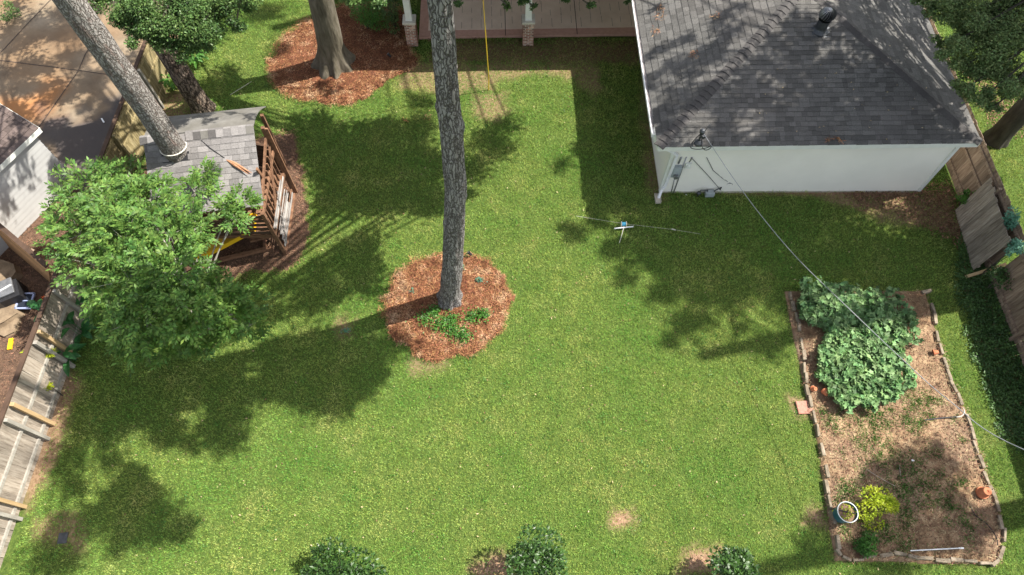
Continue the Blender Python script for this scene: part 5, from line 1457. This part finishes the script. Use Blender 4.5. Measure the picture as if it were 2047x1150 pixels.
# squash vine: lobed leaves held flat
def squash():
    T = thing('squash_vine', (9.3, 7.6, 0), 'sprawling blue green squash vine filling the upper garden bed', 'plant')
    A = gp([(1585, 572), (1640, 575), (1700, 582), (1780, 592), (1822, 650), (1824, 700), (1795, 690), (1770, 640), (1700, 640), (1640, 640), (1600, 640)])
    B = gp([(1600, 600), (1700, 600), (1790, 640), (1800, 720), (1812, 775), (1780, 800), (1740, 820), (1690, 828), (1650, 800), (1625, 750), (1625, 700), (1640, 670), (1600, 640)])
    q = np.concatenate([scatter_poly(A, 1000, lambda x, y: 0, .06), scatter_poly(B, 2300, lambda x, y: 0, .06)])
    n = len(q); hgt = .12 + .42 * fbm(q[:, 0] * 2.2, q[:, 1] * 2.2, 2.0)
    q[:, 2] = .08 + hgt * rng.uniform(.45, 1.0, n)
    V = []; F = []; K = 10
    for i in range(n):
        r = random.uniform(.04, .095); a0 = random.uniform(0, 6.28)
        tilt = Vector((random.gauss(0, .55), random.gauss(-.1, .55), 1)).normalized()
        X = tilt.orthogonal().normalized(); Y = tilt.cross(X); c = Vector(q[i]); b = len(V)
        V.append(tuple(c - tilt * .012))
        for k in range(K):
            t = 2 * math.pi * k / K; rr = r * (1 + .26 * math.cos(5 * t)) * (.45 if k == 0 else 1)
            V.append(tuple(c + X * math.cos(t + a0) * rr + Y * math.sin(t + a0) * rr + tilt * (.015 if k % 2 else -.004)))
        for k in range(K): F.append((b, b + 1 + k, b + 1 + (k + 1) % K))
    np_mesh('foliage', V, F, M_leaf_squash, T)
    mb = MB()
    for i in range(0, n, 9):
        c = Vector(q[i]); mb.tube([(c.x, c.y, .05), c], .005, 4)
    mb.build('stems', M_leaf_mid, T)['kind'] = 'stuff'
    # grass-like shoots among the leaves
    k = 900; idx = rng.integers(0, n, k); P = q[idx] + np.array([0, 0, .02]); D = rand_dirs(k); D[:, 2] = np.abs(D[:, 2]) + .4
    leaves('shoots', P, D, .16, .014, M_leaf_mid, T)
squash()
bush('yellow_bush', at(1745, 1008, .38), (.52, .5, .3), 1500, .085, .032, M_leaf_lime, 'yellow green bush beside the teal bucket in the garden bed', 'bush', stems=8)
bush('green_plant', at(1738, 1092, .2), (.35, .3, .16), 900, .085, .035, M_leaf_mid, 'mid green plant at the bottom edging of the garden bed', 'plant', stems=6)

# edging stones round the bed
edges = [(1578, 595, 0), (1583, 615, 0), (1590, 637, 0), (1595, 655, 0), (1600, 690, 0), (1605, 712, 0), (1606, 738, 0), (1609, 758, 0), (1611, 782, 0), (1617, 805, 0), (1625, 835, 0), (1632, 862, 0), (1641, 900, 0), (1650, 944, 0), (1650, 975, 0), (1655, 1005, 0), (1663, 1035, 0), (1672, 1085, 0), (1674, 1105, 0),
         (1690, 1117, 1), (1712, 1120, 1), (1735, 1112, 1), (1768, 1110, 1), (1795, 1108, 1), (1822, 1114, 1), (1848, 1117, 1), (1880, 1121, 1), (1908, 1120, 1), (1935, 1122, 1), (1965, 1126, 1), (1985, 1125, 1),
         (1997, 1105, 2), (2003, 1070, 2), (1995, 1045, 2), (1988, 1010, 2), (1978, 985, 2), (1966, 957, 2), (1957, 925, 2), (1946, 895, 2), (1940, 868, 2), (1932, 842, 2), (1914, 800, 2), (1902, 775, 2), (1893, 752, 2), (1885, 728, 2), (1877, 700, 2), (1870, 675, 2), (1866, 640, 2), (1862, 620, 2), (1848, 586, 3)]
ref = {0: 'the left edge', 1: 'the bottom edge', 2: 'the right edge', 3: 'the top corner'}
stone_mesh = []
for i, (u, v, s) in enumerate(edges):
    mb = MB(); g = at(u, v)
    nx_ = edges[min(i + 1, len(edges) - 1)]; pv = edges[max(i - 1, 0)]
    a, b = at(pv[0], pv[1]), at(nx_[0], nx_[1])
    ang = math.atan2((b - a).y, (b - a).x) + random.uniform(-.1, .1)
    gap = (b - a).length / 2 if 0 < i < len(edges) - 1 else .3
    if s == 3: ang = .3; gap = .32
    L = min(.34, max(.16, gap * random.uniform(.88, .98)))
    mb.box((g.x, g.y, .07), (L, random.uniform(.065, .10), random.uniform(.10, .15)), ang)
    vv = [Vector(x) + Vector((random.uniform(-.012, .012), random.uniform(-.012, .012), random.uniform(-.012, .012))) for x in mb.v]; mb.v = [tuple(x) for x in vv]
    o = mb.build('edging_stone', M_edge, bevel=.014)
    if s == 3: lab = 'tan edging block standing alone at the top right bed corner'
    elif i in (12, 13, 14, 15): lab = 'weathered tan edging block in the left edging row above the teal bucket'
    elif s == 0: lab = 'weathered tan edging block in the row along the left side of the garden bed'
    elif s == 1: lab = 'brownish edging block in the row along the bottom side of the garden bed'
    else: lab = 'pale edging block in the row along the right side of the garden bed'
    grp = {0: 'edging blocks along the left side of the bed', 1: 'edging blocks along the bottom of the bed', 2: 'edging blocks along the right side of the bed', 3: None}[s]
    if i in (12, 13, 14, 15): grp = 'edging blocks above the teal bucket'
    tag(o, lab, 'edging stone', grp)

# pots, bucket, tools in the bed
def pot(u, v, r, h, lab, tilt=(0, 0), inverted=True, z=.09):
    g = at(u, v, z); mb = MB()
    if inverted: prof = [(r, 0), (r, h * .25), (r * .9, h * .26), (r * .66, h), (r * .55, h + .005), (r * .2, h), (r * .1, h - .02), (.001, h - .02)]
    else: prof = [(.001, 0), (r * .66, 0), (r * .9, h * .75), (r, h * .76), (r, h), (r * .88, h), (r * .82, h * .7), (.001, h * .65)]
    mb.lathe((0, 0, 0), prof, 24)
    o = mb.build('terracotta_pot', M_pot, smooth=False); o.location = g; o.rotation_euler = (tilt[0], tilt[1], 0)
    return tag(o, lab, 'pot', 'terracotta pots in the garden bed')
pot(1962, 986, .15, .26, 'upside down orange terracotta pot by the right edging of the bed')
pot(1865, 705, .08, .13, 'small terracotta pot tipped over by the right bed edging', (0, 1.3), z=.15)
pot(1624, 777, .08, .13, 'small terracotta pot beside the left bed edging', (.4, .3), z=.12)
pot(1648, 781, .10, .15, 'broken terracotta pot half under the squash leaves', (1.1, .4), z=.16)
g = at(1679, 1030, .06)
T = thing('bucket_planter', g, 'dark teal bucket planter with a pale rim beside the yellow bush', 'planter')
mb = MB(); mb.lathe(g, [(.001, 0), (.20, 0), (.235, .45), (.25, .45), (.25, .40), (.24, .40)], 32); mb.build('bucket', M_teal, T, smooth=False)
mb = MB(); mb.tube([g + Vector((.245 * math.cos(t), .245 * math.sin(t), .455)) for t in np.linspace(0, 2 * math.pi, 40)], .011, 6, caps=False); mb.build('rim', M_white, T)
mb = MB(); mb.lathe(g, [(.225, .38), (.1, .40), (.001, .39)], 24); mb.build('potting_soil', M_soil, T)
P = np.array(g + PZ * .42) + rng.normal(size=(70, 3)) * np.array([.1, .1, .01]); leaves('seedlings', P, rand_dirs(70, .6), .07, .03, M_leaf_lime, T)['kind'] = 'stuff'
mb = MB(); mb.tube([g + Vector((-.2, .05, .43)), g + Vector((.2, -.03, .43))], .012, 6); mb.build('handle', M_black, T)
mb = MB(); mb.tube([at(1820, 1101, .13), at(1920, 1096, .13)], .014, 8); mb.tube([at(1916, 1096, .13), at(1926, 1096, .13)], .022, 8)
tag(mb.build('plastic_pipe', M_white), 'thin white plastic pipe lying near the bottom edging', 'pipe')
mb = MB(); mb.tube(smooth_path([at(1940, 1012, .1), at(1950, 1030, .11), at(1975, 1050, .11), at(1992, 1075, .11), at(1994, 1090, .16)]), .010, 6)
tag(mb.build('hose', M_black), 'thin black irrigation hose curving to the lower right edging', 'hose')
T = thing('garden_tool', at(1900, 832), 'old garden tool with a curved pale head resting on the right edging', 'tool')
mb = MB(); mb.tube(smooth_path([at(1848, 840, .13), at(1880, 836, .14), at(1915, 833, .17)]), .014, 6); mb.build('handle', M_metal_dk, T)
mb = MB(); mb.tube(smooth_path([at(1912, 834, .17), at(1922, 832, .2), at(1928, 824, .22), at(1925, 815, .2)]), [.01, .012, .014, .014, .014, .016, .016, .014, .014, .012, .018, .016, .014, .012, .012, .01, .01, .01, .01][:19], 8); mb.build('head', M_stone, T)
mb = MB(); mb.tube(smooth_path([at(1732, 938, .12), at(1750, 950, .14), at(1778, 966, .12), at(1790, 972, .12)]), .009, 5)
tag(mb.build('twig', M_fence_old), 'thin grey twig lying on the bare soil above the yellow bush', 'twig')
mb = MB(); mb.tube([at(1798, 930, .11), at(1800, 952, .12)], .01, 5); tag(mb.build('twig', M_fence_old), 'short upright-looking twig in the middle of the garden bed', 'twig')
mb = MB(); c = at(1824, 921, .11)
for k in range(5): mb.add([c + Vector((random.uniform(-.04, .04), random.uniform(-.03, .03), random.uniform(0, .04))) for _ in range(3)], [(0, 1, 2)])
tag(mb.build('paper_scrap', M_white), 'crumpled white scrap on the soil in the bed centre', 'litter')
c = at(1608, 815, .015); mb = MB(); mb.box((c.x, c.y, .03), (.42, .36, .05), .05); mb.box((c.x, c.y, .057), (.40, .34, .006), .05)
tag(mb.build('paver', M_paver, bevel=.008), 'flat reddish paver set in the lawn by the left bed edging', 'paver')
# lawn items
c = at(126, 1076, .01); mb = MB(); mb.box((c.x, c.y, .02), (.22, .26, .035), .1); mb.box((c.x, c.y, .042), (.17, .20, .01), .1)
tag(mb.build('drain_cover', M_metal_dk, bevel=.006), 'small dark grey square cover in the lawn at lower left', 'drain cover')
def spotlight(u, v, lab):
    g = at(u, v, .05); T = thing('garden_light', g, lab, 'garden light', 'black garden spotlights in the mulch')
    mb = MB(); mb.tube([g, g + PZ * .14], .012, 6); mb.build('stake', M_black, T)
    mb = MB(); d = Vector((-.5, .2, .5)).normalized(); c = g + PZ * .17
    mb.tube([c - d * .07, c + d * .02, c + d * .08], [.03, .045, .06], 14); mb.build('lamp_head', M_black, T)
    mb = MB(); mb.tube([c + d * .081, c + d * .084], .05, 14); mb.build('lens', M_metal, T)
spotlight(940, 513, 'black garden spotlight at the top of the central mulch ring')
spotlight(780, 118, 'dark garden light in the shaded mulch near the patio')
# reel of cord on a stick
g = at(1245, 456, .06)
T = thing('cord_reel', g, 'blue cord reel on a white stick lying on the shaded lawn', 'reel')
mb = MB(); mb.tube([at(1228, 457, .08), at(1266, 453, .08)], .022, 8); mb.build('stick', M_white, T)
mb = MB(); a = at(1247, 448, .14); mb.tube([a + Vector((-.06, 0, 0)), a + Vector((.06, 0, 0))], .06, 14); mb.build('spool', M_blue, T)
mb = MB()
for s in (-.075, .075): mb.tube([a + Vector((s - .006, 0, 0)), a + Vector((s + .006, 0, 0))], .085, 14)
mb.tube([a + Vector((.01, -.05, -.04)), at(1243, 470, .05), at(1238, 486, .04)], .010, 5); mb.build('flange', M_rope_w, T)
mb = MB(); mb.tube([at(1152, 432, .12), at(1245, 447, .15)], .004, 5); mb.tube([at(1252, 448, .15), at(1345, 459, .10), at(1400, 468, .06)], .003, 5)
mb.tube([at(1343, 458, .08), at(1350, 460, .12)], .02, 6)
tag(mb.build('cord', M_rope_w), 'thin pale cord stretched over the lawn through the blue reel', 'cord')
mb = MB(); mb.tube([at(460, 190, .05), at(503, 163, .08)], .006, 5); tag(mb.build('cord', M_rope_w), 'short pale cord on the upper left lawn near the oak mulch', 'cord')
for u, v, lab in ((810, 240, 'reddish dead leaf cluster on the shaded lawn left of the pine'), (854, 232, 'small reddish leaf scrap on the lawn beside the pine trunk')):
    P = np.array(at(u, v, .06)) + rng.normal(size=(16, 3)) * np.array([.06, .07, .01]); tag(leaves('leaf_cluster', P, rand_dirs(16, .3), .08, .03, M_chips), lab, 'dead leaves')
# pebbles/white bits on driveway
mb = MB(); c = at(205, 241, .07); mb.beam(at(203, 237, .075), at(208, 245, .075), .05, .02); tag(mb.build('paper_scrap', M_white), 'white paper scrap on the damp driveway corner', 'litter')

# ------------------------------------------------------------------ neighbour's shed (left)
s0_ = Vector((-14.12, 13.35, 0)); s1_ = Vector((-15.55, 10.5, 0)); dS = (s1_ - s0_).normalized(); nS = Vector((-dS.y, dS.x, 0))
if nS.x < 0: nS = -nS
T = thing('shed', s0_ + dS * 2 - nS, 'grey white sided shed with a brown shingled roof at left', 'shed')
far = s0_ - nS * 5
e_ = s0_ + dS * 5
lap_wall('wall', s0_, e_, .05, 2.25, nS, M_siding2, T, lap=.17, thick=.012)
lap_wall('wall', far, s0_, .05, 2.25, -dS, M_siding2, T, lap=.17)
mb = MB(); ez = 2.3
q0 = s0_ - dS * .2 + nS * .12 + PZ * ez; q1 = e_ + nS * .12 + PZ * ez; q2 = far - dS * .2 + PZ * ez
rdg0 = s0_ - dS * .2 - nS * 2.4 + PZ * (ez + .95); rdg1 = e_ - nS * 2.4 + PZ * (ez + .95)
mb.beam(q0 - PZ * .02, q1 - PZ * .02, .03, .16); mb.beam(q0 - PZ * .02, rdg0 - PZ * .02, .03, .16)
mb.build('fascia', M_trim, T)
mb = MB(); mb.add([q0 + PZ * .06, q1 + PZ * .06, rdg1 + PZ * .06, rdg0 + PZ * .06], [(0, 1, 2, 3)])
rr_ = mb.build('roof', M_under, T)
Uu = (q1 - q0).normalized(); Vu = (rdg0 - q0).normalized()
shingle_slope('shingles', q0 + PZ * .065, Uu, Vu, lambda v: (0, 5.2), 2.6, .16, M_shingle3, rr_)
mb = MB()
for i in range(12):
    a = q0.lerp(rdg0, i / 12) + PZ * .09; b = q0.lerp(rdg0, (i + .93) / 12) + PZ * .09
    mb.add([a, b, b + Uu * .16, a + Uu * .16, a - PZ * .02, a + Uu * .16 - PZ * .02], [(0, 1, 2, 3), (4, 0, 3, 5)])
mb.build('edge_shingles', M_shingle3, rr_)

# neighbour's rocks, metal box, framed panel, yellow tool
def rock(u, v, r, lab, h=.3):
    g = at(u, v, 0); me = MB(); n = 9
    top = [g + Vector((math.cos(i * 6.283 / n) * r * random.uniform(.7, 1.1), math.sin(i * 6.283 / n) * r * random.uniform(.6, 1.0), h * random.uniform(.8, 1))) for i in range(n)]
    bot = [Vector((p.x + (p.x - g.x) * .2, p.y + (p.y - g.y) * .2, 0)) for p in top]
    me.add(top + bot, [tuple(range(n))] + [(i, (i + 1) % n, n + (i + 1) % n, n + i) for i in range(n)])
    tag(me.build('rock', M_rock, bevel=.03), lab, 'rock', 'flat tan rocks left of the fence')
rock(2, 553, .55, 'large tan rock at the left edge above the metal box')
rock(0, 632, .6, 'large tan rock at the left edge below the metal box')
rock(18, 655, .35, 'smaller tan rock between the metal box and yellow level', .15)
gb = at(28, 590, .3)
T = thing('metal_grill', (gb.x, gb.y, 0), 'silver topped metal grill box beyond the left fence', 'grill')
mb = MB(); mb.box((gb.x, gb.y, .3), (.55, .6, .56), .5); mb.build('cabinet', M_black, T)
mb = MB(); mb.box((gb.x - .1, gb.y + .05, .62), (.5, .55, .07), .5); mb.build('lid', M_metal, T, bevel=.02)
mb = MB(); mb.beam((gb.x - .2, gb.y - .1, .67), (gb.x + .1, gb.y + .15, .67), .03, .03); mb.build('handle', M_white, T)
gb = at(50, 602, .25); T = thing('framed_panel', (gb.x, gb.y, 0), 'blue grey framed panel lying beside the metal grill', 'panel')
mb = MB()
for dx, dy, sx, sy in ((-.2, 0, .04, .5), (.2, 0, .04, .5), (0, .24, .44, .04), (0, -.24, .44, .04), (0, 0, .4, .03)): mb.frame_box(gb + hd(dx, dy), hd(sx / 2, 0), hd(0, sy / 2), PZ * .03)
mb.build('frame', M_bluef, T)
mb = MB(); mb.frame_box(gb - PZ * .015, hd(.19, 0), hd(0, .23), PZ * .012); mb.build('pane', M_glass, T)
mb = MB(); c = at(21, 688, .06); mb.frame_box(c, Vector((.055, .012, 0)), Vector((-.03, .17, 0)), PZ * .03); mb.frame_box(c + PZ * .031 + Vector((-.01, .08, 0)), Vector((.03, .006, 0)), Vector((-.006, .03, 0)), PZ * .004)
mb.frame_box(c + PZ * .031 + Vector((.012, -.09, 0)), Vector((.03, .006, 0)), Vector((-.006, .03, 0)), PZ * .004)
tag(mb.build('spirit_level', M_yellow, bevel=.008), 'yellow plastic tool lying on the mulch left of the fence', 'tool')
bush('shrub', at(12, 25, .3), (.4, .45, .3), 700, .08, .04, M_leaf_oak, 'dark shrub on the driveway edge in the top left corner', 'shrub')

# everything that is a top-level mesh without tags falls back to structure
for o in list(COL.objects):
    if o.parent is None and o.type in ('MESH', 'EMPTY') and 'label' not in o and 'kind' not in o:
        print('UNTAGGED', o.name); o['kind'] = 'structure'
